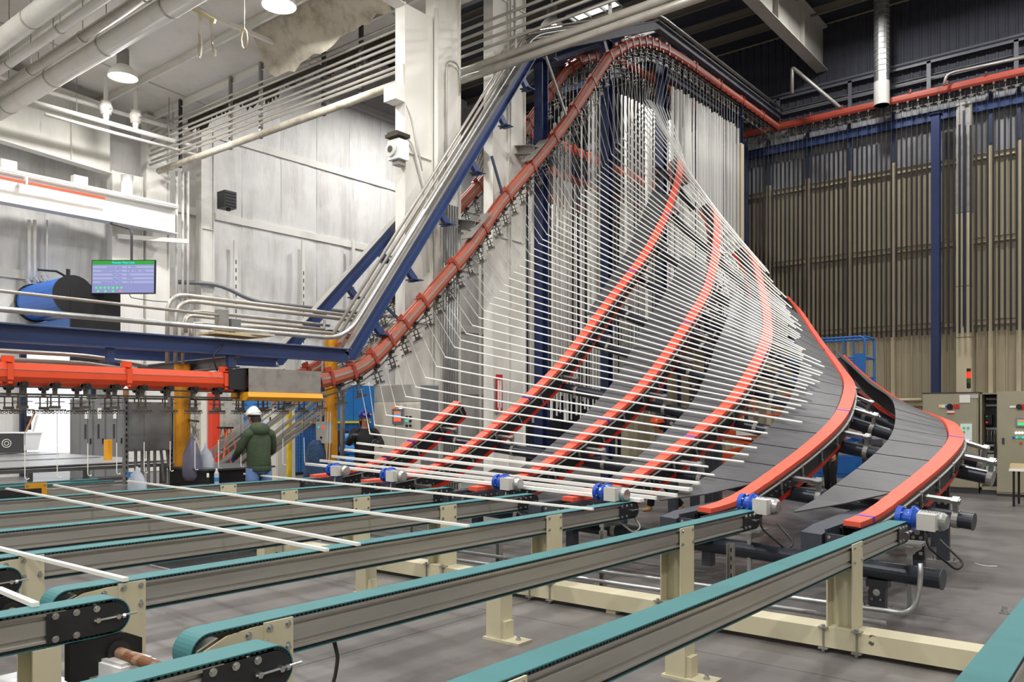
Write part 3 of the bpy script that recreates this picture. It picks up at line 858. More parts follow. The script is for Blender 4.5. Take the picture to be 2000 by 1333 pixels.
# support tubes beneath, with clamps and legs
TUB = [(9.0, .42, 10.35), (10.55, .42, 10.05), (12.1, .43, 9.9), (13.3, .44, 9.85), (14.4, .46, 9.9), (15.8, .46, 9.85), (17.2, .46, 9.8), (18.8, .46, 6.9), (20.4, .46, 4.2)]
TLAB = ['first', 'second', 'third', 'fourth', 'fifth', 'sixth', 'seventh', 'eighth', 'ninth', 'topmost']
for i, (u, dn, s1) in enumerate(TUB):
    p0, d, g, n = frame(u, 1.2)
    S0 = 1.0 if i < 2 else 2.6
    A = rodP(u, S0); B = rodP(u, s1)
    mid = rodP(u, (S0+s1)/2)
    nn = frame(u, (S0+s1)/2)[3]
    A = A - nn*dn; B = B - nn*dn
    t = thing('support_tube', TLAB[i] + ' black support tube crossing under the curved conveyors, counted from the belts', 'tube', (mid.x, mid.y, 0), 'black support tubes')
    m = MB()
    L = (B-A); 
    m.cyl(A, B, .088, 20)
    m.build('pipe', 'tube_black', t, False)
    MB().cyl(B, B+L.normalized()*.006, .094, 20).build('end_cap', 'slate', t)
    Ld = L.normalized()
    for j in range(6):
        if not (KST[j]+.2 < u < KEN[j]-.1) or T_S[j] > s1-.2: continue
        q = A + L*((T_S[j]-S0)/(s1-S0)); f = frame(u, T_S[j])
        c = q + Ld*.42
        k = MB()
        k.cyl(c-Ld*.03, c+Ld*.03, .096, 16)
        M = Matrix((Ld, nn.cross(Ld), nn)).transposed()
        k.build('clamp', 'galv_dull', t)
        k = MB(); k.box(c+nn*.16, (.05,.04,.16), M); k.box(c+nn*.22-Ld*.16, (.42,.05,.045), M); k.box(c+nn*.24, (.07,.10,.02), M)
        k.build('bracket_arm', 'galv', t)
    up = V((0,0,1))
    for s in ([s1-.55, s1-4.6] if i < 7 else [s1-2.0]):
        q = A + L*((s-S0)/(s1-S0))
        if q.z < .2: continue
        zt = q.z - .09
        k = MB(); k.bx(q.x-.07, q.x+.07, q.y-.045, q.y+.045, .02, zt-.05); k.build('leg', 'slate', t)
        k = MB()
        pl = min(.40, zt-.06); o = [(-.075, zt-pl),(.075, zt-pl),(.075, zt-.10),(.05, zt-.055),(-.05, zt-.055),(-.075, zt-.10)]
        if zt > .2:
            k.add([(q.x+a, q.y-.058, b) for a, b in o] + [(q.x+a, q.y-.046, b) for a, b in o], [(a,(a+1)%6,6+(a+1)%6,6+a) for a in range(6)] + [tuple(range(6)), tuple(range(6,12))[::-1]])
            k.box((q.x, q.y, zt-.03), (.19,.12,.07))
            k.build('head_plate', 'black_steel', t)
            bolts('plate_bolt', 'bolt', t, [((q.x+a, q.y-.058, zt+z), (0,-1,0), r, .014) for a, z, r in ((0,-.11,.022),(-.038,-.17,.014),(.038,-.17,.014),(-.038,-pl+.06,.014),(.038,-pl+.06,.014))])
        MB().bx(q.x-.17, q.x+.17, q.y-.11, q.y+.11, 0, .02).build('foot_plate', 'galv_dull', t)
        bolts('anchor_bolt', 'bolt', t, [((q.x+a, q.y, .02), (0,0,1), .016, .04) for a in (-.13,.13)])

# low cable trays and conduits below the low ends
for i, lab in ((0, 'galvanised cable tray under the outermost gearmotor'), (1, 'galvanised cable tray under the second gearmotor from the right'), (2, 'galvanised cable tray under the third gearmotor from the right')):
    P0 = frame(KST[i], T_S[i])[0]
    t = thing('cable_tray', lab, 'tray', (P0.x+.3, P0.y+.3, .5), 'cable trays under the gearmotors')
    k = MB()
    for q in range(4): k.bx(P0.x-.05, P0.x+.62, P0.y-.02+q*.07, P0.y+.02+q*.07, .60, .625)
    k.build('tray_bar', 'galv', t)
    MB().bx(P0.x+.50, P0.x+.56, P0.y-.08, P0.y+.28, .54, .60).bx(P0.x+.05, P0.x+.11, P0.y-.08, P0.y+.28, .54, .60).build('bracket', 'galv_dull', t)
    MB().bx(P0.x+.51, P0.x+.55, P0.y-.07, P0.y-.03, .01, .54).build('leg', 'galv', t)
for lab, z, y in (('upper silver floor conduit running behind the belt ends to the right', .21, 7.15), ('lower silver floor conduit running behind the belt ends to the right', .13, 7.05)):
    pts = [(-9, y, z), (-1.8, y, z)]
    if z > .18: pts = bend([(-9,y,z),(-1.62,y,z),(-1.58,y+.05,.45),(-1.58,y+.05,.62)], .13)
    tag(MB().tube(pts, .021, 10).build('floor_conduit', 'galv', None, True), lab, 'conduit')
for i, x in enumerate((-2.15, -3.2, -4.6, -6.0, -7.4)):
    t = thing('strut_post', 'slotted galvanised strut holding the floor conduits, ' + ['rightmost', 'second from the right', 'third from the right', 'fourth from the right', 'fifth from the right'][i], 'strut', (x, 7.2, 0), 'slotted conduit struts')
    MB().bx(x-.03, x-.024, 7.18, 7.24, .01, .62).bx(x+.024, x+.03, 7.18, 7.24, .01, .62).bx(x-.024, x+.024, 7.234, 7.24, .01, .62).build('channel', 'galv_dull', t)
    s = MB()
    for k in range(7): s.bx(x-.012, x+.012, 7.229, 7.233, .06+k*.08, .10+k*.08)
    s.build('slot', 'black', t)
    MB().bx(x-.07, x+.07, 7.15, 7.27, 0, .01).build('foot', 'galv_dull', t)

# the bars of the fan, each on the curved conveyors and pulled up by a wire
rod_mesh = None
u = 8.8; n = 0; nf = 0
while u < 23.4:
    if u < 10.0: step, r = .25, None
    elif u < 12: step, r = .23, .0155
    elif u < 18: step, r = .165, .0135
    else: step, r = .235, .0155
    s1 = 7.05 + random.uniform(-.12, .12) + (0 if u < 10 else random.choice((0, 0, .2, -.25)))
    s0 = .15 if u > 10.2 else .3
    if u < 10: s1 += .3
    elif u < 15: s1 += .35
    K = 8
    pts = [rodP(u, lerp(s0, s1, q/K)) for q in range(K+1)]
    m = MB()
    if r is None:
        w, h = random.choice(((.075,.034),(.05,.034),(.04,.04),(.1,.036)))
        m.loft([[p+V((-0,-w/2,-h/2)), p+V((0,w/2,-h/2)), p+V((0,w/2,h/2)), p+V((0,-w/2,h/2))] for p in pts])
    else: m.tube(pts, r, 6)
    o = m.build('white_bar', 'rod_white', None, False, org=pts[0])
    nf += 1
    if u < 10.0: tag(o, ordn(nf) + ' flat white bar up from the belts, lying across the orange conveyors', 'bar', 'flat white bars on the orange conveyors')
    else:
        if r is not None and n >= 0: n = -nf + 1
        tag(o, 'thin white bar of the fan, ' + ordn(nf + n) + ' up from the flat bars', 'bar', 'white bars in the fan')
    if u > 10.0:      # little hook tip bent upward at the wire
        a = pts[0]; top = V((XR, u+.55, zrail(u+.55) - .42)); k = (top-a)
        hk = MB(); hk.tube([a+(pts[1]-a).normalized()*.05, a, a+k*.18, a+k], [.010,.011,.009,.005], 5)
        hk.build('pull_wire', 'hook_wire', o)
    u += step*random.uniform(.85, 1.15)

# ================================================================ OVERHEAD CONVEYOR
def path(y0, y1, step, x, dz=0.0):
    out = []; y = y0
    while True:
        out.append(V((x, y, zrail(y)+dz)))
        if y >= y1: return out
        sl = (zrail(y+.1)-zrail(y-.1))/.2
        y = min(y1, y + step/math.sqrt(1+sl*sl))
def tang(y): return V((0, .2, zrail(y+.1)-zrail(y-.1))).normalized()
HEX = [(-.075,.125),(.075,.125),(.105,.035),(.105,-.065),(.06,-.135),(-.06,-.135),(-.105,-.065),(-.105,.035)]
def sweep(mb, pts, prof, closed=False):
    n = len(pts); rings = []
    for i in range(n):
        d = (pts[min(i+1,n-1)]-pts[max(i-1,0)]).normalized()
        s = d.cross(V((0,0,1))).normalized(); u = s.cross(d)
        rings.append([pts[i]+s*a+u*b for a, b in prof])
    return mb.loft(rings)
def open_track(mb, pts):      # two C channels with a slot between
    for s in (-1, 1):
        pr = [(s*q[0], q[1]) for q in ((.018,.125),(.075,.125),(.105,.035),(.105,-.065),(.06,-.135),(.02,-.135),(.02,-.118),(.05,-.118),(.088,-.055),(.088,.028),(.062,.108),(.018,.108))]
        if s > 0: pr = pr[::-1]
        sweep(mb, pts, pr)
    return mb
def collar(mb, p, d, ear=1):
    s = d.cross(V((0,0,1))).normalized(); u = s.cross(d)
    M = Matrix((d, s, u)).transposed()
    for a in (-1, 1):
        mb.box(p+s*a*.118, (.075,.012,.22), M)
    mb.box(p+u*.135, (.075,.25,.014), M)
    mb.box(p+u*.175+s*.02*ear, (.16,.014,.09), M)
    mb.box(p-u*.145+s*.1, (.05,.03,.03), M); mb.box(p-u*.145-s*.1, (.05,.03,.03), M)

def rail(label, x, segs, ends):
    t = thing('overhead_rail', label, 'rail', (x, 10, 2.3))
    for (y0, y1, m, cs, cm) in segs:
        pts = path(y0, y1, .28, x)
        open_track(MB(), pts).build('track', m, t)
        a, b = (.046, .004) if m != 'rail_orange' else (.035, .028)
        sweep(MB(), pts, [(.104,a),(.104,b),(.109,b),(.109,a)]).build('dust_strip', 'top_dust' if m != 'rail_orange' else 'galv_dull', t)
        y = y0 + .25
        while y < y1:
            k = MB(); collar(k, V((x, y, zrail(y))), tang(y)); k.build('collar', cm, t)
            sl = tang(y); y += cs*max(.25, sl.y)
    return t
fr_ = rail('front orange overhead rail, level at left then climbing to the top of the tower', XR,
     [(-4, 7.62, 'rail_orange', 1.62, 'rail_orange'), (9.55, 12.0, 'rail_dusty', .55, 'rail_red'), (12.0, 19.8, 'rail_dusty', 1.32, 'rail_red'), (19.8, 22.7, 'rail_red', .42, 'rail_red'), (22.7, 32.2, 'rail_red', 1.9, 'rail_red')], None)
XR2 = -13.8
rr_ = rail('rear orange overhead rail, climbing behind the white speaker column', XR2,
     [(-4, 9.0, 'rail_orange', 1.7, 'rail_orange'), (9.0, 11.2, 'rail_red', .6, 'rail_red'), (11.2, 19.6, 'rail_dusty', 1.5, 'rail_red'), (19.6, 22.5, 'rail_red', .5, 'rail_red'), (22.5, 31.5, 'rail_red', 1.9, 'rail_red')], None)
# galvanised shield and its yellow tray over the rail at the foot of the climb
t = thing('rail_shield', 'grey sheet-metal shield with yellow drip tray at the foot of the climb', 'shield', (XR, 8.6, 2.2))
m = MB(); m.bx(XR-.2, XR+.2, 7.95, 9.45, 2.62, 2.63).bx(XR+.19, XR+.2, 7.95, 9.45, 2.22, 2.62).bx(XR-.2, XR-.19, 7.95, 9.45, 2.22, 2.62)
m.build('shield_plate', 'galv_dull', t)
MB().bx(XR-.14, XR+.14, 7.62, 7.95, 2.26, 2.60).build('rail_joint', 'black_steel', t)
sm = MB(); sm.bx(XR-.05, XR+.05, 7.95, 9.5, 2.3, 2.5); sm.build('inner_track', 'rail_red', t)
q = [(-.24,2.22),(.24,2.22),(.27,2.14),(.19,2.08),(-.19,2.08),(-.27,2.14)]
MB().loft([[V((XR+a, y, b)) for a, b in q] for y in (7.9, 9.45)]).build('drip_tray', 'yellow', t)

# wall rail at the top right, running along the back wall
t = thing('overhead_rail', 'dull red overhead rail along the back wall at upper right', 'rail', (-3, 32.2, 13.3))
wp = bend([(XR, 31.9, 13.4), (XR, 32.2, 13.4), (3.5, 32.2, 13.42)], .3)
wp = [V((-14.2, 32.2, 13.4)), V((3.5, 32.2, 13.42))]
sweep(MB(), wp, HEX).build('track', 'rail_red', t)
for i in range(15):
    k = MB(); x = -13.4 + i*1.2
    k.bx(x-.04, x+.04, 32.08, 32.32, 13.53, 13.545).bx(x-.02, x+.02, 32.19, 32.21, 13.545, 13.70); k.build('collar', 'rail_red', t)

# hook carriers: a wheel on the track, hanger, cross bar and a row of hook eyes
def make_carrier(name, label, group, hook):
    t = thing(name, label, 'carrier', (0,0,0), group)
    m = MB()
    m.cyl((.07,0,-.165),(.12,0,-.165),.04,12).cyl((-.07,0,-.165),(-.12,0,-.165),.04,12).cyl((-.12,0,-.165),(.12,0,-.165),.014,8)
    m.build('wheel', 'black_steel', t)
    m = MB(); m.bx(-.012,.012,-.03,.03,-.30,-.12).bx(-.05,.05,-.02,.02,-.235,-.215)
    m.build('hanger', 'carrier', t)
    m = MB(); m.bx(-.012,.012,-.16,.16,-.315,-.295)
    for y in (-.055, .055): m.bx(-.008,.008,y-.009,y+.009,-.46,-.31)
    m.bx(-.03,.03,-.12,.12,-.405,-.392)
    m.build('cross_bar', 'carrier', t)
    m = MB(); m.bx(-.01,.01,-.075,.075,-.50,-.455).bx(-.01,.01,-.15,.15,-.525,-.505)
    for i in range(6):
        y = -.14 + i*.056
        m.tube([V((0, y+.02*math.cos(a*PI/3), -.545+.02*math.sin(a*PI/3))) for a in range(6)], .006, 4, False, True)
    m.build('hook_eye', 'carrier', t)['kind'] = 'stuff'
    if hook:
        m = MB(); z0 = -.56
        m.tube([(0,.03,z0),(0,.03,-1.44)], .0035, 5); m.build('wire', 'dark_grey', t)
        m = MB(); m.tube([(0,.03,-1.0),(0,.03,-1.44)], .0065, 6)
        m.tube([V((0, .03+.03-.03*math.cos(a), -1.44-.035*math.sin(a))) for a in [k*PI*.8/6 for k in range(7)]], .0065, 6)
        m.build('hook', 'paper', t)
    return t
ca = make_carrier('hook_carrier', 'steel hook carrier with wire and hook on the level front rail', 'hook carriers on the level front rail', True)
cb = make_carrier('hook_carrier', 'steel hook carrier on the climbing front rail', 'hook carriers on the climbing front rail', False)
first = True
def put(proto, y, x, label, group, used):
    d = tang(y); a = math.atan2(d.z, d.y)
    kw = dict(loc=(x, y, zrail(y)), rot=(a*.55, 0, 0))
    if not used:
        proto.location = kw['loc']; proto.rotation_euler = kw['rot']; proto['label'] = label; proto['group'] = group
        return proto
    return dup(proto, None, kw['loc'], kw['rot'], label, group)
y = 4.12; u = False; nb = 0
while y < 9.4:
    nb += 1
    put(ca, y, XR, 'steel hook carrier with wire and hook on the level front rail, ' + ordn(nb) + ' from the left', 'hook carriers on the level front rail', u); u = True
    y += .42
u = False
y = 9.55; nb = 0
while y < 31.5:
    nb += 1; climbing = y < 20.5
    put(cb, y, XR, 'steel hook carrier on the climbing front rail, ' + ordn(nb) + ' up from the yellow tray' if climbing else 'steel hook carrier on the top run of the front rail',
        'hook carriers on the climbing front rail' if climbing else 'hook carriers on the top front rail', u); u = True
    y += .42*max(.55, tang(y).y) if y > 19.5 else .46*tang(y).y
y = 4.4
while y < 9.4:
    put(cb, y, XR2, 'steel hook carrier on the level rear rail', 'hook carriers on the level rear rail', True); y += .5
while y < 30:
    put(cb, y, XR2, 'steel hook carrier on the rear rail in the tower', 'hook carriers on the rear rail', True); y += .5*tang(y).y
x = -13.6; wc = None; nb = 0
while x < 2.2:
    nb += 1; lb = 'small dark hook carrier on the back wall rail, ' + ordn(nb) + ' from the left'
    if wc is None:
        m = MB(); m.bx(-.03,.03,-.06,.06,-.22,-.13).bx(-.012,.012,-.012,.012,-.38,-.2).bx(-.14,.14,-.012,.012,-.40,-.37).bx(-.06,.06,-.02,.02,-.47,-.40)
        wc = m.build('hook_carrier', 'carrier', None, org=(0,0,0)); tag(wc, lb, 'carrier', 'hook carriers on the back wall rail'); wc.location = (x, 32.2, 13.41)
    else: dup(wc, None, (x, 32.2, 13.41), None, lb)
    x += .34
# chains
m = MB(); m.tube(path(-3.5, 31.8, .4, XR, -.30), .016, 5); m.tube(path(-3.5, 31.8, .4, XR, -.20), .012, 5)
tag(m.build('drive_chain', 'carrier', None), 'long dark chain below the front overhead rail', 'chain')
m = MB(); m.tube(path(-3.5, 31.0, .4, XR2, -.30), .016, 5)
tag(m.build('drive_chain', 'carrier', None), 'long dark chain below the rear overhead rail', 'chain')

# navy beams that carry the rails
def beamline(label, x, yz, m='navy', h=.25, w=.2):
    t = thing('support_beam', label, 'beam', (x, yz[0][0], yz[0][1]))
    for i, (a, b) in enumerate(zip(yz[:-1], yz[1:])):
        MB().ibeam((x, a[0], a[1]), (x, b[0], b[1]), h, w, .02, .014).build('beam_length', m if i < 2 else 'dusty_navy', t)
        d = V((0, b[0]-a[0], b[1]-a[1])).normalized(); u = V((0,-d.z,d.y))
        p, q = V((x, a[0], a[1]))+u*(h/2+.004), V((x, b[0], b[1]))+u*(h/2+.004)
        MB().bar(p, q, w*.96, .008, u).build('dust_layer', 'top_dust', t)
    return t
B1 = [(-4, 2.90), (10.3, 2.98), (16.2, 10.95), (22.4, 13.85), (32.6, 13.9)]
B2 = [(-4, 2.88), (9.75, 2.92), (12.84, 6.06), (18.2, 11.4), (24.5, 13.9), (32.6, 13.9)]
b1 = beamline('front navy beam, level at left then climbing steeply beside the silver conduit', XR-.05, B1)
b2 = beamline('rear navy beam, climbing behind the white speaker column', XR2-.1, B2)
def hang(parent, x, yz, ys):
    for y in ys:
        z = interp(y, [q[0] for q in yz], [q[1] for q in yz])
        i = max(k for k in range(len(yz)-1) if yz[k][0] <= y)
        d = V((0, yz[i+1][0]-yz[i][0], yz[i+1][1]-yz[i][1])).normalized(); u = V((0,-d.z,d.y))
        p = V((x, y, z)) - u*.125
        m = MB()
        if d.z < .2:
            m.bar(p, p-V((0,0,.2)), .09, .1, (0,1,0)); m.box(p-V((0,0,.2)), (.26,.2,.02))
        else:
            q = p + V((0,.22,-.2))
            m.bar(p, q, .10, .14, (0,0,1)); m.box(q, (.28,.26,.02)); m.box(q+V((0,0,-.02)), (.36,.04,.02))
        m.build('hanger_bracket', 'navy', parent)
hang(b1, XR-.05, B1, [1.5, 3.6, 5.75, 7.75, 10.85, 11.75, 12.75, 13.75, 14.75, 15.6])
hang(b2, XR2-.1, B2, [2.5, 4.5, 6.5, 8.6, 10.6, 11.5, 12.4, 14, 15.5, 17])
for lab, y, dy, dz in (('grey cross beam from the navy beam to the climbing rail, lower one', 13.9, .25, .36), ('grey cross beam from the navy beam to the climbing rail, upper one', 16.1, .5, .62)):
    p = V((XR-1.7, y+.35, zrail(y)+.75)); q = V((XR+.02, y, zrail(y)+.34))
    t = thing('cross_beam', lab, 'beam', p)
    MB().ibeam(p, q, .22, .24, .016, .012).build('beam', 'galv_dull', t)
    MB().bar(q+V((0,-.3,-.34)), q+V((0,.4,.36)), .3, .015, (0,0,1)).build('top_plate', 'top_dust', t)
for lab, a, b in (('dark green diagonal brace at mid height of the climb', (960,305), (985,392)), ('grey diagonal brace near the tower top, left one', (1066,110), (1110,238)), ('grey diagonal brace near the tower top, right one', (1176,60), (1197,142)), ('dark green diagonal brace low on the climb', (748,594), (785,630))):
    o = MB().bar(at(*a, x=XR-.12), at(*b, x=XR+.02), .05, .05).build('diagonal_brace', 'navy_dark' if 'grey' not in lab else 'galv_dull', None)
    tag(o, lab, 'brace')
# bright guard pipe and conduits following the beam
def pipe(name, label, pts, r, m, cat='pipe', group=None, rad=.25, n=8):
    return tag(MB().tube(bend(pts, rad), r, n).build(name, m, None, True), label, cat, group)
def beamoff(yz, x, d, dx=0): 
    out = []
    for i, (y, z) in enumerate(yz):
        a = V((0, yz[max(i-1,0)][0], yz[max(i-1,0)][1])); c = V((0, yz[min(i+1,len(yz)-1)][0], yz[min(i+1,len(yz)-1)][1])); b = V((0, y, z))
        t1 = (b-a).normalized() if i else (c-b).normalized(); t2 = (c-b).normalized() if i < len(yz)-1 else t1
        n = (V((0,-t1.z,t1.y))+V((0,-t2.z,t2.y))).normalized()
        k = 1/max(.6, n.dot(V((0,-t1.z,t1.y))))
        out.append(V((x+dx, b.y+n.y*d*k, b.z+n.z*d*k)))
    return out
pipe('guard_pipe', 'bright silver pipe following the top of the front navy beam', beamoff(B1, XR, .30, .06), .042, 'galv', rad=.5, n=12)
for i, (d, dx) in enumerate(((.25,-.12),(.33,-.19),(.41,-.26),(.36,-.05),(.46,-.13))):
    pipe('conduit', ['grey conduit climbing just left of the bright pipe', 'grey conduit climbing second left of the bright pipe', 'grey conduit climbing third left of the bright pipe', 'grey conduit climbing above the bright pipe', 'grey conduit climbing outermost above the navy beam'][i],
         beamoff(B1, XR, d, dx)[1:] if i < 3 else beamoff(B1, XR, d, dx)[2:], .034 if i < 3 else .026, 'conduit', 'conduit')
pipe('guard_pipe', 'dull pipe high above the front level beam at left', [V((XR-.1,-4,3.55)), V((XR-.1,7.6,3.5))], .024, 'conduit')
# bundle of thin conduits in a climbing tray, upper left of the tower
t = thing('conduit_tray', 'tray of grey conduits climbing steeply left of the tower top', 'tray', at(960, 300, x=XR-1.0))
for i in range(8):
    a = at(905+i*6, 318+i*3, x=XR-1.0); b = at(1012+i*5, 98-i*2, x=XR-1.0)
    MB().tube([a, b], .034, 6).build('conduit', 'conduit', t)
for f in (.15, .5, .85):
    a = at(lerp(905,1012,f)-6, lerp(318,98,f), x=XR-1.0); b = at(lerp(953,1052,f)+4, lerp(342,84,f), x=XR-1.0)
    MB().bar(a+V((.05,0,0)), b+V((.05,0,0)), .06, .1).build('rung', 'galv_dull', t)

# tower: navy columns and top frame
def navy_col(label, x, y, h, w=.26, m='navy_column'):
    t = thing('tower_column', label, 'column', (x, y, 0))
    MB().ibeam((x,y,.03), (x,y,h), w, w, .02, .016, (0,1,0)).build('shaft', m, t)
    MB().bx(x-.2,x+.2,y-.2,y+.2,0,.03).build('base_plate', 'galv_dull', t)
    MB().bx(x-.2,x+.2,y-.2,y+.2,h,h+.02).build('cap_plate', m, t)
    return t
for lab, q, x, h in (('navy tower column nearest the white columns', 1057, -12.75, 11.0), ('navy tower column left of the tallest curved conveyor', 1185, -12.75, 12.6), ('navy tower column behind the fan top', 1292, -12.75, 13.3)):
    p = at(q, 700, x=x); navy_col(lab, p.x, p.y, h)
p = at(1443, 500, x=-12.5)
c = navy_col('tower column with a cream lower sleeve at the right edge of the hanging bars', p.x, p.y, 13.2, .24, 'navy_dark')
MB().bx(p.x-.14, p.x+.14, p.y-.14, p.y+.14, .05, 11.9).build('sleeve', 'cream_post', c)
for lab, y, x0, x1, z in (('dark cross beam of the tower at the top of the climb', 17.2, -14.6, -12.4, 11.2), ('dark cross beam of the tower at mid top', 20.6, -15.5, -12.4, 12.9), ('dark cross beam at the far end of the tower', 28.5, -19, -12.2, 13.0), ('dark cross beam of the tower behind the hanging bars', 24.5, -18, -12.4, 13.75)):
    tag(MB().ibeam((x0,y,z), (x1,y,z), .3, .2).build('cross_beam', 'navy_dark', None), lab, 'beam')
for i, (x, z, m, y0, y1) in enumerate(((-15.4, 10.6, 'rail_orange', 19.6, 29), (-16.6, 10.2, 'rail_red', 21.2, 30), (-18.0, 9.9, 'rail_red', 23.2, 30))):
    t = thing('overhead_rail', ['level orange rail inside the tower, nearest', 'level red rail inside the tower, middle', 'level red rail deepest inside the tower'][i], 'rail', (x, 20, z))
    sweep(MB(), [V((x,y0,z)), V((x,y1,z))], HEX).build('track', m, t)
    for k in range(6):
        y = y0+.5+k*1.1; q = MB(); collar(q, V((x,y,z)), V((0,1,0))); q.build('collar', m, t)
    yy = y0+.3
    while yy < y1-1 and i == 0:
        dup(cb, None, (x, yy, z), (0,0,0), 'steel hook carrier on the level rail inside the tower', 'hook carriers inside the tower'); yy += .5
# hanging bars
def hang_bar(xyz0, xyz1, w, h, name, m, label, group, wl=.78):
    p0, p1 = V(xyz0), V(xyz1)
    o = MB().bar(p0, p1, w, h, (0,1,0)).build(name, m, None)
    wire = MB().tube([p0, p0+V((0,0,wl))], .006, 4).build('wire', 'hook_wire', o)
    return tag(o, label, 'bar', group)
y = 23.3; nb = 0
while y < 28.4:
    nb += 1; L = random.choice((7.2, 7.2, 7.3, 6.9)); zt = zrail(y)-.52-.55+random.uniform(-.04,.04)
    w = random.choice((.05,.06,.08,.13,.14))
    hang_bar((XR+.02, y, zt), (XR+.02, y+random.uniform(-.03,.03), zt-L), w, .03, 'hanging_bar', 'rod_white', 'white bar hanging upright below the tower top, ' + ordn(nb) + ' from the left', 'white bars hanging from the top rail')
    y += random.uniform(.20,.27)
y = 15.2
while y < 29:
    zt = zrail(y)-.52-.55
    L = min(7.4, zt-.9)
    if zt > 6.5:
        w = random.choice((.045,.05,.06,.09))
        hang_bar((XR2, y, zt), (XR2+random.uniform(-.03,.03), y, zt-L), w, .03, 'hanging_bar', random.choice(('rod_silver','rod_silver','rod_dark','rod_white')), 'grey bar hanging upright from the rear rail behind the fan', 'bars hanging from the rear rail')
    y += random.uniform(.17,.25)
for i, (x, z0, y0, y1, m, st) in enumerate(((-15.4, 9.5, 19.7, 28.6, 'rod_silver', .19), (-16.6, 9.1, 21.4, 29.5, 'rod_white', .24), (-18.0, 8.8, 23.4, 29.5, 'rod_dark', .2))):
    y = y0
    while y < y1:
        L = random.uniform(7.0,7.5); w = random.choice((.045,.05,.06,.1))
        hang_bar((x, y, z0), (x+random.uniform(-.03,.03), y, z0-L), w, .03, 'hanging_bar', m,
                 ['silver bar hanging from the level orange rail inside the tower', 'pale bar hanging from the middle red rail inside the tower', 'dark bar hanging deepest inside the tower'][i],
                 ['silver bars hanging inside the tower', 'pale bars hanging inside the tower', 'dark bars hanging deep inside the tower'][i], .97)
        y += st*random.uniform(.85,1.2)
x = -13.55; nb = 0
while x < 2.2:
    z0 = 12.0 + random.uniform(-.08,.08)
    if random.random() > .02:
        o = MB().bar((x, 32.2, z0), (x, 32.2, 4.75+random.uniform(-.03,.03)), .066, .03, (0,1,0)).build('hanging_bar', 'rod_dark' if random.random() > .03 else 'galv_dull', None)
        MB().tube([(x,32.2,z0),(x,32.2,13.28)], .006, 4).build('wire', 'dark_grey', o)
        nb += 1
        tag(o, 'dark bar hanging before the back wall, ' + ordn(nb) + ' from the left', 'bar', 'dark bars hanging before the back wall')
    x += .172
# silver bars leaning at the foot of the rear rail
y = 10.7
while y < 14.8:
    zt = zrail(y)-1.1
    k = (zt-.25)/1.85
    a = V((XR2+random.uniform(-.1,.1), y, zt)); b = a + V((-1.1,-1.9,-1.85))*k + V((random.uniform(-.15,.15),random.uniform(-.15,.15),random.uniform(0,.2)))
    o = MB().bar(a, b, .036, .03).build('leaning_bar', 'rod_silver', None)
    MB().tube([a, a+V((.0,.1,.6))], .006, 4).build('wire', 'hook_wire', o)
    tag(o, 'silver bar leaning down from the rear rail behind the yellow post', 'bar', 'silver bars leaning at the foot of the rear rail')
    y += .14
# walkway railing and beam over the wall rail
t = thing('walkway_railing', 'grey railing of the walkway above the red wall rail', 'railing', (-3, 32.7, 13.6))
YR = 32.75
a = at(1483, 199, y=YR); b = at(2000, 66, y=YR); zt = (a.z+b.z)/2
MB().tube([(a.x-.3, YR-.05, zt), (4, YR-.05, zt)], .055, 10).build('top_pipe', 'rail_grey', t)
MB().bar((a.x-.6, YR, zt-.13), (4, YR, zt-.13), .06, .09).build('handrail', 'rail_grey', t)
MB().bar((a.x-.9, YR, zt-.72), (4, YR, zt-.72), .05, .07).build('mid_rail', 'rail_grey', t)
for q in (1520, 1660, 1814, 1985):
    p = at(q, 200, y=YR); MB().bx(p.x-.07, p.x+.07, YR-.03, YR+.03, 13.6, zt-.1).build('post', 'rail_grey', t)
MB().bx(-12, 4, 32.5, 32.9, 13.55, 13.6).build('deck', 'navy_dark', t)
pipe('vent_pipe', 'grey pipe rising in an arch above the walkway', [at(1547,183,y=31.2), at(1547,131,y=31.2), at(1640,210,y=31.2)], .07, 'galv_dull', rad=.15, n=10)
pipe('vent_pipe', 'bent grey pipe above the red wall rail at upper right', [at(1843,168,y=31.9), at(1848,148,y=31.9), at(1862,141,y=31.9), at(2000,112,y=31.9)], .05, 'galv_dull', rad=.3, n=10)
tag(MB().ibeam((-13.8,32.75,12.7),(4,32.75,12.7), .34, .2).build('wall_beam', 'navy', None), 'navy beam along the back wall under the red rail', 'beam')
p = at(1828, 500, y=32.3); navy_col('dark navy column standing before the back wall', p.x, p.y, 12.6, .27)
t = thing('spiral_duct', 'ribbed grey duct rising to the dark roof at upper right', 'duct', at(1722, 190, y=31.7))
p = at(1722, 190, y=31.8)
MB().cyl((p.x,p.y,p.z-.3),(p.x,p.y,ZR2), .26, 18).build('duct', 'galv', t)
rg = MB()
for i in range(18): rg.cyl((p.x,p.y,p.z+.9+i*.2),(p.x,p.y,p.z+.93+i*.2), .275, 18)
rg.build('seam', 'galv_dull', t)
MB().cyl((p.x,p.y,p.z-.3),(p.x,p.y,p.z+.55), .27, 18).build('collar', 'box_grey', t)
t = thing('cable_duct', 'tall cream square duct on the back wall right of the navy column', 'duct', at(1884, 760, y=32.6))
p = at(1884, 500, y=32.6)
for z0, z1, m in ((.02, 4.6,'cream_post'), (4.62, 6.4,'cream_post'), (6.42, 9.0,'cream_post'), (9.02, 12.9,'galv_dull')):
    MB().bx(p.x-.24, p.x+.24, 32.45, 32.85, z0, z1).build('section', m, t)
rg = MB(); rg.bx(p.x-.03, p.x+.03, 32.43, 32.45, 5, 12.6); rg.build('slot', 'navy_dark', t)

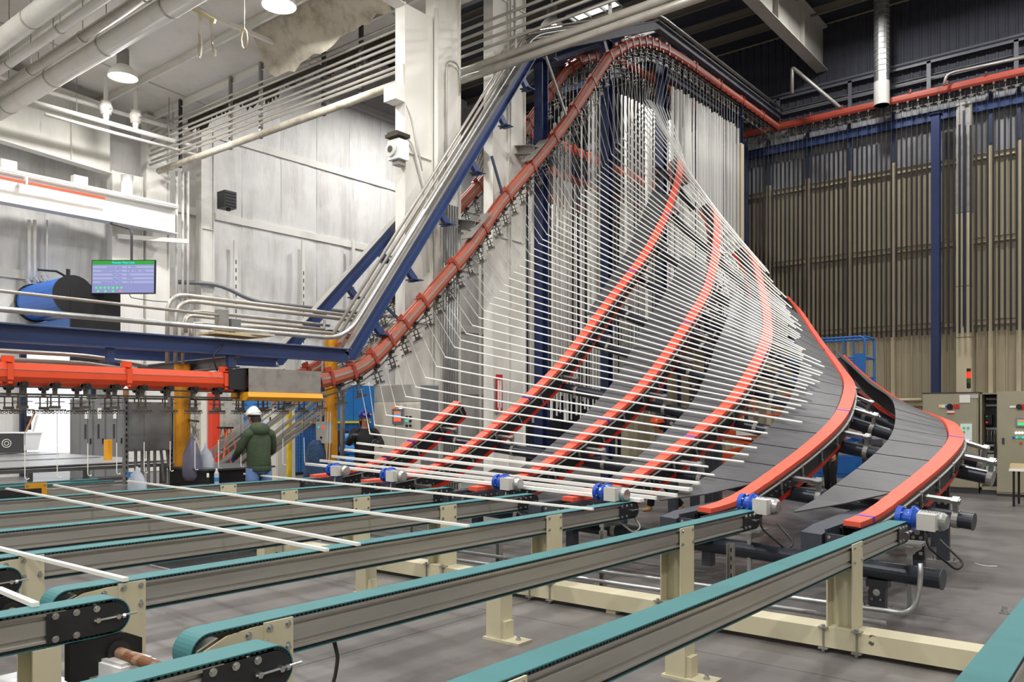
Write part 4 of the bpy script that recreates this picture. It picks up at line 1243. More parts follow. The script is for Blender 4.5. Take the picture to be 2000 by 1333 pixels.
# dark panels added to darken the gaps between the tower's hanging bars
t = thing('dark_backdrop', 'added dark navy panel enclosure behind the hanging bars of the tower', 'backdrop', (-20, 28, 0))
for i in range(8): MB().bx(-19.7, -19.6, 23.6+i*1.02, 24.6+i*1.02, .05, 13.2).build('panel', 'navy_dark', t)
for i in range(6): MB().bx(-19.6+i*1.02, -18.6+i*1.02, 31.75, 31.85, 5.2, 13.0).build('panel', 'navy_dark', t)
for x in (-19.5, -16.5, -13.5): MB().bx(x-.06, x+.06, 31.86, 31.98, 0, 13.0).build('post', 'navy_dark', t)

# ================================================================ LEFT: CEILING SERVICES, WALL, WORK AREA
def text(s, size, loc, M, m, parent, name='lettering', depth=.0, align='CENTER'):
    c = bpy.data.curves.new(name, 'FONT'); c.body = s; c.size = size; c.align_x = align; c.align_y = 'CENTER'; c.extrude = depth
    tmp = bpy.data.objects.new('tmp_text', c)
    me = bpy.data.meshes.new_from_object(tmp)
    bpy.data.objects.remove(tmp); bpy.data.curves.remove(c)
    me.transform(Matrix.Translation(V(loc) - ORG.get(parent.name, V((0,0,0)))) @ M.to_4x4())
    me.materials.clear(); me.materials.append(MATS[m])
    o = bpy.data.objects.new(name, me); COL.objects.link(o); o.parent = parent; o['kind'] = 'stuff'
    return o
FACE_MY = Matrix(((1,0,0),(0,0,-1),(0,1,0)))            # text plane facing -y
FACE_PX = Matrix(((0,0,1),(1,0,0),(0,1,0)))             # text plane facing +x

# big ceiling pipes along x
for lab, y, z, r, m in (('thick white ceiling pipe, lowest and nearest the lamp', 8.95, 10.5, .25, 'white_paint'), ('thin grey ceiling pipe just above the thick one', 8.42, 10.5, .12, 'conduit'),
                        ('thin white ceiling pipe, third up from the lamp', 7.93, 10.5, .10, 'white_paint'), ('thick white ceiling pipe in the top left corner', 7.33, 10.5, .22, 'white_paint')):
    t = thing('ceiling_pipe', lab, 'pipe', (-18, y, z))
    MB().tube([(-26.9, y, z), (5, y, z)], r, 16).build('pipe', m, t, True)
    for x in (-25.2, -22.3, -19.4, -16.5, -13.6, -10.7):
        MB().cyl((x, y, z+r), (x, y, zroof(y)-.02), .012, 5).build('hanger_rod', 'galv_dull', t)
        MB().cyl((x-.03, y, z), (x+.03, y, z), r+.012, 16).build('clamp', 'conduit', t)
# pipe with two valves
t = thing('valve_pipe', 'white pipe with two hanging valves below the left lamp', 'pipe', (-24.5, 11, 10.5))
MB().tube(bend([(-24.5, 9.2, 10.5), (-24.5, 14.2, 10.5), (-25.8, 14.5, 10.1)], .2), .075, 8).build('pipe', 'white_paint', t, True)
MB().tube([(-24.2, 9.5, 10.15), (-24.2, 14.3, 10.15)], .05, 8).build('lower_pipe', 'white_paint', t, True)
for q in (207, 265):
    p = at(q, 230, x=-24.5)
    MB().cyl((p.x,p.y,10.5),(p.x,p.y,zroof(p.y)), .07, 10).build('riser', 'white_paint', t)
    v = MB(); v.cyl((p.x,p.y,10.62),(p.x,p.y,10.74),.09,10).cyl((p.x,p.y,10.74),(p.x,p.y,11.1),.15,12).ball((p.x,p.y,10.92),.19,12,8).cyl((p.x-.26,p.y,10.92),(p.x+.26,p.y,10.92),.06,8)
    v.build('valve', 'white_paint', t, True)
for q in (150, 330): 
    p = at(q, 200, x=-24.5); MB().cyl((p.x,p.y,10.55),(p.x,p.y,zroof(p.y)),.012,5).build('hanger_rod', 'galv_dull', t)
# long square bar under the roof
for lab, x, z in (('white square bar under the white roof, left of the valve pipe', -24.9, 11.0), ('white unistrut bar under the roof near the second lamp', -18.2, 11.5)):
    t = thing('ceiling_bar', lab, 'bar', (x, 11, z))
    MB().bx(x-.05, x+.05, 5 if x < -20 else 9, 14.3, z, z+.09).build('bar', 'white_paint', t)
    for y in (9.6, 13.6): MB().cyl((x,y,z+.09),(x,y,zroof(y)),.012,5).build('hanger_rod', 'galv_dull', t)
# rack of thin pipes along the roof edge
t = thing('pipe_rack', 'rack of thin grey pipes along the roof edge between the white columns', 'rack', (-19, 13.4, 9.7))
for i, z in enumerate((9.98, 10.13, 10.28, 10.45, 10.62, 10.80, 10.98, 11.16)):
    MB().tube([(-26, 13.40+.05*(i%2), z+.05), (-13.3, 13.40+.05*(i%2), z)], .035, 6).build('thin_pipe', 'conduit', t)
MB().tube([(-25.6, 13.5, 9.78), (-13.2, 13.5, 9.74)], .1, 12).build('main_pipe', 'torn', t, True)
for q in (353, 451, 510, 633, 706):
    p = at(q, 230, y=13.55)
    MB().bx(p.x-.05, p.x+.05, 13.5, 13.58, 9.66, zroof(13.5)).build('hanger', 'dark_grey' if q in (353, 633, 706) else 'galv_dull', t)
t2 = thing('pipe_rack', 'grey pipes running right from the white columns above the tower', 'rack', (-9, 14.3, 10.5))
for i, (za, zb) in enumerate(((9.75,9.75),(9.95,9.95),(10.3,10.3),(10.5,10.5),(10.7,10.7),(10.9,10.9))):
    MB().tube([(-14.6, 14.3, za), (2, 14.3, zb)], .09 if i < 2 else .035, 8).build('pipe', 'conduit', t2, True)
for x in (-11.5, -9): MB().bx(x-.03, x+.03, 14.35, 14.4, 9.7, zroof(14.4)).build('hanger', 'galv_dull', t2)
# soot-black torn edge of the roof facing
def ragged(label, name, x0, x1, y, z0, drop, m, step=.07, sag=0.0, ytop=None, ref=None):
    top, bot, mid = [], [], []
    n = int((x1-x0)/step)
    for i in range(n+1):
        x = lerp(x0, x1, i/n)
        d = drop*(.5+.2*math.sin(x*1.7)+.15*math.sin(x*5.1+1)+random.uniform(0,.35))
        zt = z0
        top.append(V((x, ytop if ytop is not None else y, zt)))
        mid.append(V((x+random.uniform(-.03,.03), y-sag*abs(math.sin(x*2.3)), zt-d*.5)))
        bot.append(V((x+random.uniform(-.04,.04), y+random.uniform(-.05,.05), zt-d)))
    o = MB().sheet([top, mid, bot]).build(name, m, None, True)
    return tag(o, label, 'sheet')
ragged('sooty torn fringe hanging from the white roof edge', 'torn_fringe', -25.6, -13.3, 14.5, zroof(14.5), .55, 'soot')
rows = []
for a in range(9):
    row = []
    for b in range(19):
        u, v = b/18, a/8
        x = lerp(-18.7, -14.0, u)
        y = lerp(12.35, 12.95, v) 
        z = zroof(y) - .03 - (.85+.18*math.sin(u*4+1))*v
        if a == 8: z += random.uniform(-.09,.12)
        row.append(V((x, y+.16*math.sin(u*13)*math.sin(PI*v), z)))
    rows.append(row)
tag(MB().sheet(rows).build('draped_sheet', 'torn', None, True), 'dirty plastic sheet sagging from the roof between the lamp and the speaker column', 'sheet')
# torn strips and a rope loop under the roof
t = thing('torn_strip', 'torn tan strips hanging from the roof between the two lamps', 'strip', at(400, 40, y=10.1))
a = at(357, 4, y=10.1); b = at(420, 42, y=10.1)
MB().bar(a, b, .05, .09).build('batten', 'tan', t)
for q0, q1, w in (((390,22),(391,112),.16), ((414,38),(418,110),.15)):
    g = []
    for i in range(7):
        p = at(lerp(q0[0],q1[0],i/6)+random.uniform(-1.5,1.5), lerp(q0[1],q1[1],i/6), y=10.1)
        ww = w*(.6+.4*random.random())*(1-.35*i/6)
        g.append([p+V((-ww/2,random.uniform(-.05,.05),0)), p+V((0,-.05,0)), p+V((ww/2,random.uniform(-.05,.05),0))])
    MB().sheet(g).build('strip', 'torn', t, True)
t = thing('rope_loop', 'pale rope loop on a wire hanging below the second lamp', 'rope', at(477, 94, y=10.4))
a = at(477, 20, y=10.4)
MB().cyl(at(477,55,y=10.4), (a.x, a.y, zroof(10.4)), .008, 5).build('wire', 'galv_dull', t)
lp = [at(477+6*math.sin(k*PI/4)*(1 if k < 8 else 1), 76-20*math.cos(k*PI/4), y=10.4) for k in range(8)]
MB().tube(lp, .02, 6, False, True).build('loop', 'tan', t, True)

# crane girder with conductor bar
t = thing('crane_girder', 'deep white crane girder with an orange conductor bar at left', 'girder', (-25.5, 6, 7.8))
MB().ibeam((-25.5,-6,8.22),(-25.5,14.0,8.22), .86, .42, .03, .02).build('girder', 'white_clean', t)
MB().bx(-25.72,-25.28,-6,14.0,8.66,8.74).build('rail_cap', 'white_clean', t)
a = at(0, 350, x=-25.2); b = at(205, 388, x=-25.2)
MB().bar((-25.2,-4,a.z), b, .05, .06).build('conductor_bar', 'rail_orange', t)
for y in (1.5, 4, 6.5, 9.4): MB().bx(-25.3,-25.15,y-.03,y+.03,a.z,8.6).build('hanger', 'white_paint', t)
for q in (15, 155): 
    p = at(q, 330, x=-25.4); MB().bx(p.x-.12,p.x+.12,p.y-.2,p.y+.2,8.74,8.98).build('stop_block', 'white_clean', t)
p = at(248, 372, x=-25.6); MB().cyl((p.x,p.y,8.74),(p.x,p.y,9.4),.18,12).build('cap_pipe', 'white_clean', t)
tag(MB().bar(at(230,462,x=-25.9), at(368,472,x=-25.2), .08, .14).build('bracket_arm', 'white_paint', None), 'white bracket arm on the broad column below the crane girder', 'bracket')

# monitor hung from the girder
mc = at(240.5, 541, x=-23.4)
t = thing('wall_monitor', 'large monitor showing a green and lilac production table, hung at left', 'monitor', mc)
ex = V((CS, SN, 0)); ex = (Matrix.Rotation(-.02,3,'Z') @ ex).normalized()
ez = V((-.055,-.0,1)).normalized(); ey = ez.cross(ex).normalized(); ez = ex.cross(ey)
Zc = -SN*mc.x + CS*mc.y
W, Hh = 122*Zc/1600, 63*Zc/1600
def on(u, v, d=0): return mc + ex*(u*W/2) + ez*(v*Hh/2) - ey*d
M = Matrix((ex, ey, ez)).transposed()
MB().box(mc+ey*.04, (W+.05, .07, Hh+.05), M).build('bezel', 'black', t)
def quadp(u0,u1,v0,v1,m,nm,d=.003): return MB().add([on(u0,v0,d),on(u1,v0,d),on(u1,v1,d),on(u0,v1,d)], [(0,1,2,3)]).build(nm, m, t)
quadp(-1,1,-1,1,'scr_blue','screen',.001)
quadp(-1,1,.76,1,'hdr_green','header_band')
for k in range(5): quadp(-.98,.98,.54-k*.235,.68-k*.235,'scr_pale','table_row',.004)
MT = Matrix((ex, ez, -ey)).transposed()
text('Powder Paint Line', Hh*.095, on(0,.88,.006), MT, 'scr_cyan', t)
for k, (l, rr) in enumerate((('Conveyor Speed:', '6    Ft/Min'), ('Total Shift Down Time:', '0 HR   0 Min   0 Sec'), ('Total Parts:', '0 #'), ('Avg. Parts:', '0 P/Hr'), ('Degreasing Bath Temp:', '113    F'))):
    v = .61-k*.235
    text(l, Hh*.072, on(-.02,v,.006), MT, 'scr_text', t, align='RIGHT'); text(rr, Hh*.072, on(.12,v,.006), MT, 'scr_text', t, align='LEFT')
for k in range(7): MB().cyl(on(-.86+k*.135,-.68,.003), on(-.86+k*.135,-.68,.006), Hh*.032, 10).build('indicator', 'scr_green', t)
for k in range(4): MB().cyl(on(-.80+k*.24,-.9,.003), on(-.80+k*.24,-.9,.006), Hh*.032, 10).build('indicator', 'scr_green' if k < 3 else 'scr_red', t)
MB().tube(bend([mc+ey*.08, mc+ey*.5, (mc.x+ey.x*.5, mc.y+ey.y*.5, 7.3), (-25.4, mc.y+.6, 7.75)], .2), .04, 6).build('mount_arm', 'dark_grey', t)
MB().tube(bend([on(.2,-1), on(.25,-1.3), on(.9,-1.5), on(1.6,-1.6)], .2), .012, 5).build('cord', 'black', t)

# roll-up door hood above the loading door
hx0, hx1, hy, hz = -26.8, -24.2, 10.25, 5.25
t = thing('door_hood', 'blue roll-up door drum with black end bracket above the bright doorway', 'door drum', (-25.7, hy, 4.4))
MB().loft([[V((x, hy-.54*math.cos(a), hz+.54*math.sin(a))) for a in [-PI*.62+PI*1.25*k/16 for k in range(17)]] + [V((x, hy+.6, hz+.3)), V((x, hy+.6, hz-.55))] for x in (hx0, hx1)]).build('drum_hood', 'curtain_blue', t, False)
MB().cyl((hx0-.04,hy,hz),(hx0+.06,hy,hz),.58,24).build('end_plate', 'black', t)
MB().cyl((hx1-.02,hy,hz),(hx1+.06,hy,hz),.56,24).build('end_plate', 'black', t)
MB().bx(hx1-.0,hx1+.07,hy-.1,hy+1.3,3.3,hz+.2).build('bracket', 'black', t)
MB().bx(hx0,hx1,hy-.1,hy+.1,4.05,4.6).build('bottom_bar', 'lift_blue', t)
for x in (-26.2,-25.6,-25.0):
    MB().tube([(x-.12,hy-.42,hz+.45),(x-.1,hy-.5,hz+.56),(x+.1,hy-.5,hz+.56),(x+.12,hy-.42,hz+.45)], .018, 6).build('handle', 'galv', t)
t = thing('motor_arm', 'thin black arm with a bracket above the blue door drum', 'arm', at(100, 530, x=-26))
MB().tube([at(74,527,x=-26), at(110,530,x=-26), at(128,540,x=-26)], .035, 6).build('arm', 'black', t)
MB().bar(at(133,526,x=-26), at(133,540,x=-26), .05, .1).build('bracket', 'black', t)
for i, (q, lab) in enumerate(((57,'white wall pipe left of the blue drum, nearest the edge'), (68,'white wall pipe second from the left above the blue drum'), (92,'thin white wall pipe above the blue drum'))):
    a = at(q, 430, x=-26.5); b = at(q, 555, x=-26.5); pipe('wall_pipe', lab, [a, b], .05 if i < 2 else .03, 'white_paint')
# small things on the columns
def boxt(name, label, cat, c, s, m, part='case'):
    t = thing(name, label, cat, (c[0], c[1], c[2]-s[2]/2)); MB().box(c, s).build(part, m, t); return t
c = at(775, 186, y=12.2); t = boxt('junction_box', 'white junction box high on the front of the speaker column', 'box', (c.x, 12.14, c.z), (.36,.26,.34), 'white_clean')
MB().box((c.x,12.0,c.z), (.37,.02,.35)).build('cover', 'white_paint', t)
c = at(778, 295, y=12.1); t = thing('wall_speaker', 'white round-horn speaker with black dusty top on the column front', 'speaker', (c.x, 12.1, c.z-.3))
MB().box((c.x,12.1,c.z), (.34,.3,.42)).build('case', 'white_plastic', t)
MB().cyl((c.x-.04,11.92,c.z),(c.x-.04,11.97,c.z),.07,16,.16).cyl((c.x-.04,11.9,c.z),(c.x-.04,11.93,c.z),.15,16).build('horn', 'white_paint', t)
MB().cyl((c.x-.04,11.885,c.z),(c.x-.04,11.9,c.z),.07,12).build('horn_mouth', 'dark_grey', t)
MB().box((c.x,12.08,c.z+.30), (.42,.34,.07)).box((c.x-.05,12.08,c.z+.36), (.3,.25,.06)).build('dust_cap', 'soot', t)
MB().box((c.x,12.12,c.z-.26), (.2,.2,.1)).build('base', 'galv_dull', t)
pipe('wall_pipe', 'white pipe running down the speaker column side', [(-12.78,13.16,10.9),(-12.78,13.16,4.3)], .055, 'white_paint', n=10)
pipe('wall_pipe', 'thin pipe looping over the tall column beside the speaker column', [(-12.8,13.5,5), (-12.8,13.5,9.9), (-12.8,13.95,9.95), (-12.8,13.97,9.3)], .025, 'conduit')
pipe('cable', 'white cable looping down the front of the speaker column', [(-13.05,12.2,9.5),(-13.02,12.2,8.9),(-12.82,12.5,8.3),(-12.82,12.75,7.2)], .02, 'white_paint', 'cable', rad=.3)
pipe('cable', 'second white cable beside the speaker, crossing the column side', [(-12.95,12.1,7.9),(-12.82,12.45,7.8),(-12.82,12.9,6.7),(-12.82,12.95,5.0)], .03, 'white_paint', 'cable', rad=.3)
c = at(443, 392, x=-26.2); t = thing('wall_fan', 'black box fan high on the narrow white wall column', 'fan', c)
MB().box(c, (.5,.46,.6)).build('case', 'dark_grey', t)
for k in range(5): MB().box(c+V((.255,0,-.22+k*.11)), (.03,.4,.05)).build('louvre', 'black', t)
MB().box(c+V((.1,0,-.33)), (.1,.1,.12)).build('bracket', 'dark_grey', t)
for i, q in enumerate((345, 357, 367)):
    a = at(q, 335, x=-25.9); b = at(q-4, 600, x=-25.9)
    pipe('wall_pipe', ['white conduit on the broad column, left of three', 'white conduit on the broad column, middle of three', 'white conduit right of the broad column, rightmost of three'][i], [a, V((a.x, a.y, b.z))], .045, 'white_paint')
# grey conduit bent along the side wall
pipe('wall_pipe', 'dark grey pipe stepping down along the side wall behind the rails', [at(345,551,x=-26.3), at(430,555,x=-26.3), at(490,588,x=-26.3), at(770,620,x=-26.3)], .075, 'panel_grey', rad=.8, n=10)
for i, q in enumerate((412, 460, 592, 690)):
    a = at(q, 470, x=-26.7); t = thing('slotted_strut', ['slotted white strut on the side wall, leftmost', 'slotted white strut on the side wall left of the pipe step', 'slotted white strut on the side wall right of the middle', 'slotted white strut on the side wall by the rear navy beam'][i], 'strut', (a.x, a.y, 2), 'slotted struts on the side wall')
    MB().bx(a.x-.03, a.x+.03, a.y-.07, a.y+.07, 0.0, a.z).build('strut', 'white_paint', t)
    s = MB()
    for k in range(18): s.bx(a.x+.031, a.x+.036, a.y-.02, a.y+.02, 2.3+k*.3, 2.45+k*.3)
    s.build('slot', 'dark_grey', t)['kind'] = 'stuff'
# conduits over the level beams
for i, (z, x, ya, yb, r) in enumerate(((3.86,-13.0,7.0,11.2,.036),(3.76,-12.92,7.1,11.2,.036),(3.62,-13.05,7.3,10.4,.03),(3.52,-12.95,7.3,10.2,.03),(3.40,-13.05,7.45,10.2,.04))):
    pipe('conduit', ['topmost grey conduit bending down left of the navy beams', 'second grey conduit bending down left of the navy beams', 'third grey conduit above the navy beams', 'fourth grey conduit above the navy beams', 'lowest and thickest grey conduit above the navy beams'][i],
         [(x,ya,2.7 if i < 3 else z-.3),(x,ya,z),(x,yb,z)], r, 'conduit', 'conduit', rad=.35)
pipe('conduit', 'long grey pipe with a joint running above the front navy beam', [(-12.6,7.9,3.38),(-12.6,8.4,3.40),(-12.6,11.0,3.42)], .03, 'conduit', 'pipe')
for lab, q, y0, y1, m in (('grey channel post standing on the front navy beam', 433, 606, 656, 'galv_dull'), ('short grey stub post on the front navy beam right of the channel post', 457, 624, 656, 'panel_grey')):
    a = at(q, y1, x=-12.45); b = at(q, y0, x=-12.45)
    tag(MB().bx(a.x-.07,a.x+.07,a.y-.09,a.y+.09,a.z-.02,b.z).build('stub_post', m, None), lab, 'post')
t = thing('board_pile', 'dusty boards lying on top of the front navy beam', 'boards', (-12.4, 8.1, 3.16))
MB().box((-12.4,7.8,3.18), (.5,.95,.035), Matrix.Rotation(.1,3,'Z')).build('board', 'tan', t)
MB().box((-12.35,8.15,3.215), (.4,.7,.03), Matrix.Rotation(-.2,3,'Z')).build('board', 'torn', t)
tag(MB().ibeam((-14.6,7.3,2.62),(-12.4,7.9,2.74), .2, .2).build('cross_beam', 'panel_grey', None), 'short grey cross beam behind the level orange rail', 'beam')
pipe('conduit', 'upper pale conduit below the front navy beam at left', [(-12.65,-4,2.72),(-12.65,5.6,2.72),(-12.9,6.6,2.62)], .03, 'conduit', 'conduit', rad=.4)
pipe('conduit', 'lower pale conduit below the front navy beam at left', [(-12.65,-4,2.60),(-12.65,5.6,2.60),(-12.9,6.5,2.52)], .035, 'conduit', 'conduit', rad=.4)
pipe('cable', 'dark loop of cable on the level orange rail', [(-12.15,7.4,2.55),(-12.15,7.3,2.8),(-12.2,7.5,2.95),(-12.3,7.6,3.0)], .012, 'rubber', 'cable')

# yellow posts
def ypost(label, q, x, ztop, r, yb):
    p = at(q, 850, x=x); t = thing('yellow_post', label, 'post', (p.x, p.y, 0))
    MB().cyl((p.x,p.y,.02),(p.x,p.y,ztop), r, 20).build('shaft', 'yellow_post', t, False)
    MB().bx(p.x-.2,p.x+.2,p.y-.2,p.y+.2,0,.02).build('base_plate', 'yellow_post', t)
    MB().bx(p.x-.16,p.x+.16,p.y-.16,p.y+.16,ztop,ztop+.02).build('cap', 'navy', t)
    return t, p
y1, p1 = ypost('scraped yellow post left of the man in green', 356, -13.35, 2.72, .135, 0)
y2, p2 = ypost('yellow post with a control box right of the man in green', 647, -13.05, 3.5, .125, 0)
c = at(633, 845, x=-12.85)
MB().box(c, (.30,.16,.42)).build('control_box', 'box_grey', y2)
for dx, dz, m in ((-.05,.1,'cyan_led'),(.07,.1,'red_led'),(.02,-.1,'black')): MB().cyl(c+V((dx,-.08,dz)), c+V((dx,-.10,dz)), .022, 10).build('button', m, y2)
MB().bx(c.x+.28,c.x+.36,c.y+.16,c.y+.22,.95,2.3).build('channel', 'galv', y2)
MB().tube(bend([(c.x-.08,c.y-.02,c.z+.2),(c.x-.08,c.y+.02,2.6),(c.x-.12,c.y+.1,3.7)],.1), .025, 7).build('conduit', 'conduit', y2)
for k, (dx, z1) in enumerate(((.14,.95),(.22,.9))): MB().tube([(c.x+dx,c.y-.02,1.9),(c.x+dx+.01,c.y-.04,1.4),(c.x+dx-.02,c.y-.04,z1)], .008, 5).build('cord', 'paper', y2)
# things hanging by the left yellow post
c = at(380, 835, x=-12.95); t = thing('wire_tangle', 'tangle of grey wire hanging on the scraped yellow post', 'wire', c)
m = MB()
for k in range(14):
    a = c+V((random.uniform(-.1,.1),random.uniform(-.08,.08),random.uniform(-.05,.2))); b = c+V((random.uniform(-.12,.12),random.uniform(-.1,.1),random.uniform(-.28,.02)))
    m.tube([a, (a+b)/2+V((random.uniform(-.08,.08),0,0)), b], .006, 4)
m.build('wire', 'galv_dull', t)['kind'] = 'stuff'
m = MB(); m.bar(c+V((-.3,.05,.12)), c+V((.12,0,.1)), .03, .03); m.build('hook_bar', 'dark_grey', t)
def bag(label, c, w, h, m, seed):
    rnd = random.Random(seed); rings = []
    prof = [(0,.05),(.12,.10),(.25,.30),(.45,.46),(.7,.52),(.9,.5),(1,.34)]
    for f, q in prof:
        rings.append([c+V((math.cos(2*PI*k/14)*w*q*(1+rnd.uniform(-.12,.12)), math.sin(2*PI*k/14)*w*q*.6*(1+rnd.uniform(-.12,.12)), -h*f)) for k in range(14)])
    t = thing('plastic_bag', label, 'bag', c-V((0,0,h)))
    MB().loft(rings).build('bag', m, t, True); return t
c = at(375, 846, x=-12.8); bag('greyish plastic bag hanging on the left yellow post', c, .42, .80, 'bag_dark', 3)
c2 = at(402, 866, x=-12.75); b_ = bag('clear plastic bag with blue print hanging beside the greyish bag', c2, .40, .66, 'bag_clear', 5)
MB().box(c2+V((0,-.155,-.4)), (.2,.012,.05), Matrix.Rotation(-.5,3,'Y')).box(c2+V((-.05,-.12,-.22)), (.10,.012,.06)).build('print', 'print_blue', b_)
c3 = at(268, 912, x=-12.9); b_ = bag('crumpled clear bag with a blue mark on the grey post stand', c3, .42, .5, 'bag_clear', 9)
MB().box(c3+V((0,-.14,-.12)), (.11,.012,.09)).build('print', 'print_blue', b_)
# grey panel on slotted posts
pa = at(245, 860, x=-13.5); pb = at(333, 860, x=-13.5)
t = thing('power_cabinet', 'grey electrical panel on two slotted posts left of the yellow post', 'panel', ((pa.x+pb.x)/2, (pa.y+pb.y)/2, 0))
d = (pb-pa); d.z = 0; L = d.length; d.normalize(); nrm = V((d.y,-d.x,0))
M = Matrix((d, -nrm, V((0,0,1)))).transposed()
for p in (pa, pb):
    MB().box((p.x,p.y,1.06), (.07,.07,2.12), M).build('slotted_post', 'panel_grey', t)
    s = MB()
    for k in range(22): s.box(V((p.x,p.y,.15+k*.09))+nrm*.036, (.022,.004,.05), M)
    s.build('slot', 'black', t)['kind'] = 'stuff'
    MB().box((p.x,p.y,.01), (.2,.2,.02), M).build('foot', 'galv_dull', t)
c = (pa+pb)/2
MB().box(V((c.x,c.y,1.64))+nrm*.02, (L-.06,.18,.82), M).build('panel_case', 'panel_grey', t)
MB().box(V((c.x,c.y,1.64))+nrm*.115, (L-.1,.012,.78), M).build('panel_door', 'panel_grey', t)
for k in range(6): MB().cyl(V((c.x,c.y,1.23))+d*(-.22+k*.11), V((c.x,c.y,.35 if k < 4 else .7))+d*(-.22+k*.11+(.06 if k > 3 else 0)), .026, 8).build('conduit', 'panel_grey', t)
MB().box((c.x,c.y,.62), (L-.06,.05,.07), M).build('cross_channel', 'galv_dull', t)
c = at(246, 777, x=-13.45); t = thing('squeeze_bottle', 'brown bottle with white cap on top of the slotted post', 'bottle', (c.x,c.y,2.12))
MB().cyl((c.x,c.y,2.12),(c.x,c.y,2.26),.045,12).build('body', 'cardboard', t); MB().cyl((c.x,c.y,2.26),(c.x,c.y,2.31),.045,12,.015).build('cap', 'white_plastic', t)
# electrical cabinets far left
t = thing('electrical_cabinet', 'row of tall grey electrical cabinets right of the bright doorway', 'cabinet', (-23.7, 11, 0))
for i, (a, b) in enumerate(((155,182),(182,206),(206,242))):
    pa = at(a, 850, x=-23.4); pb = at(b, 850, x=-23.4)
    MB().bx(-24.0,-23.42,pa.y+.005,pb.y-.005,.08,2.3).build('section', 'panel_grey', t)
    MB().bx(-23.42,-23.40,pa.y+.03,pb.y-.03,.12,2.26).build('door', 'panel_grey', t)
    ym = (pa.y+pb.y)/2
    MB().bx(-23.395,-23.385,ym-.05,ym+.05,1.75,2.05).build('label', 'paper', t)
    MB().bx(-23.395,-23.385,ym-.05,ym+.0,1.2,1.6).build('vent', 'dark_grey', t)
    MB().bx(-23.395,-23.37,pb.y-.09,pb.y-.06,1.05,1.2).build('handle', 'black', t)
MB().bx(-24.0,-23.4,at(155,850,x=-23.4).y,at(242,850,x=-23.4).y,0,.08).build('plinth', 'dark_grey', t)
c = at(211, 866, x=-16.0); t = thing('orange_canister', 'orange yellow canister standing behind the grey panel', 'canister', (c.x,c.y,.78))
MB().cyl((c.x,c.y,.86),(c.x,c.y,1.36),.075,14).build('body', 'yellow', t); MB().cyl((c.x,c.y,.8),(c.x,c.y,.86),.05,12).build('base', 'dark_grey', t)
for lab, q, m, x in (('dark switch box on the wall left of the doorway, upper', (53,820), 'dark_grey', -26.98), ('dark switch box on the wall left of the doorway, lower', (53,833), 'dark_grey', -26.98)):
    c = at(*q, x=x); boxt('switch_box', lab, 'switch', c, (.2,.16,.22), m)
tag(MB().bar(at(50,845,x=-25.5), at(68,806,x=-26.6), .045, .045).build('wooden_board', 'cardboard', None), 'wooden board leaning by the wall left of the doorway', 'board')
tag(MB().bar(at(58,868,x=-25.5), at(73,812,x=-26.6), .06, .03).build('leaning_strip', 'paper', None), 'pale strip leaning beside the wooden board', 'strip')
c = at(35, 859, x=-21.0); t = thing('plastic_bin', 'white plastic bin standing on the sheet table at far left', 'bin', (c.x,c.y,1.02))
MB().loft([[V((c.x+a*w,c.y+b*w*1.3,z)) for a, b in ((-1,-1),(1,-1),(1,1),(-1,1))] for w, z in ((.26,1.02),(.31,1.42))]).build('body', 'white_plastic', t)
MB().box((c.x,c.y,1.43), (.66,.86,.03)).build('rim', 'white_plastic', t)
c = at(4, 862, x=-20.2); t = boxt('equipment_case', 'grey case with a round emblem beside the white bin', 'case', (c.x,c.y,1.22), (.5,.7,.42), 'dark_grey')
MB().tube([V((c.x+.255, c.y+.09*math.cos(k*PI/6), 1.22+.09*math.sin(k*PI/6))) for k in range(12)], .008, 5, False, True).tube([V((c.x+.255, c.y+.045*math.cos(k*PI/5), 1.22+.045*math.sin(k*PI/5))) for k in range(10)], .007, 5, False, True).build('emblem', 'paper', t)
# tables with sheets
t = thing('sheet_table', 'low metal table stacked with grey sheets at far left', 'table', (-18.5, 6.5, 0))
MB().bx(-22,-14.6,4.5,8.4,.88,.94).build('table_top', 'panel_grey', t)
for x in (-21.5,-18.5,-15.2):
    for y in (4.8,8.1): MB().bx(x-.05,x+.05,y-.05,y+.05,0,.88).build('leg', 'panel_grey', t)
for i in range(6):
    x0 = -21.6+i*1.15; o = MB().box((x0+.5, 6.3+.12*(i%3), .955+.012*(i%2)), (1.0,3.0,.02), Matrix.Rotation(.03*(i-2),3,'Z')).build('metal_sheet', 'galv', None)
    tag(o, 'flat grey metal sheet lying on the low table at far left', 'sheet', 'metal sheets on the low table')
for i in range(5):
    o = MB().box((-20.6+i*1.1, 5.0, .985), (.34,.16,.03)).build('wood_spacer', 'tan', None)
    tag(o, 'small pale spacer block on the metal sheets at far left', 'block', 'spacer blocks on the sheets')
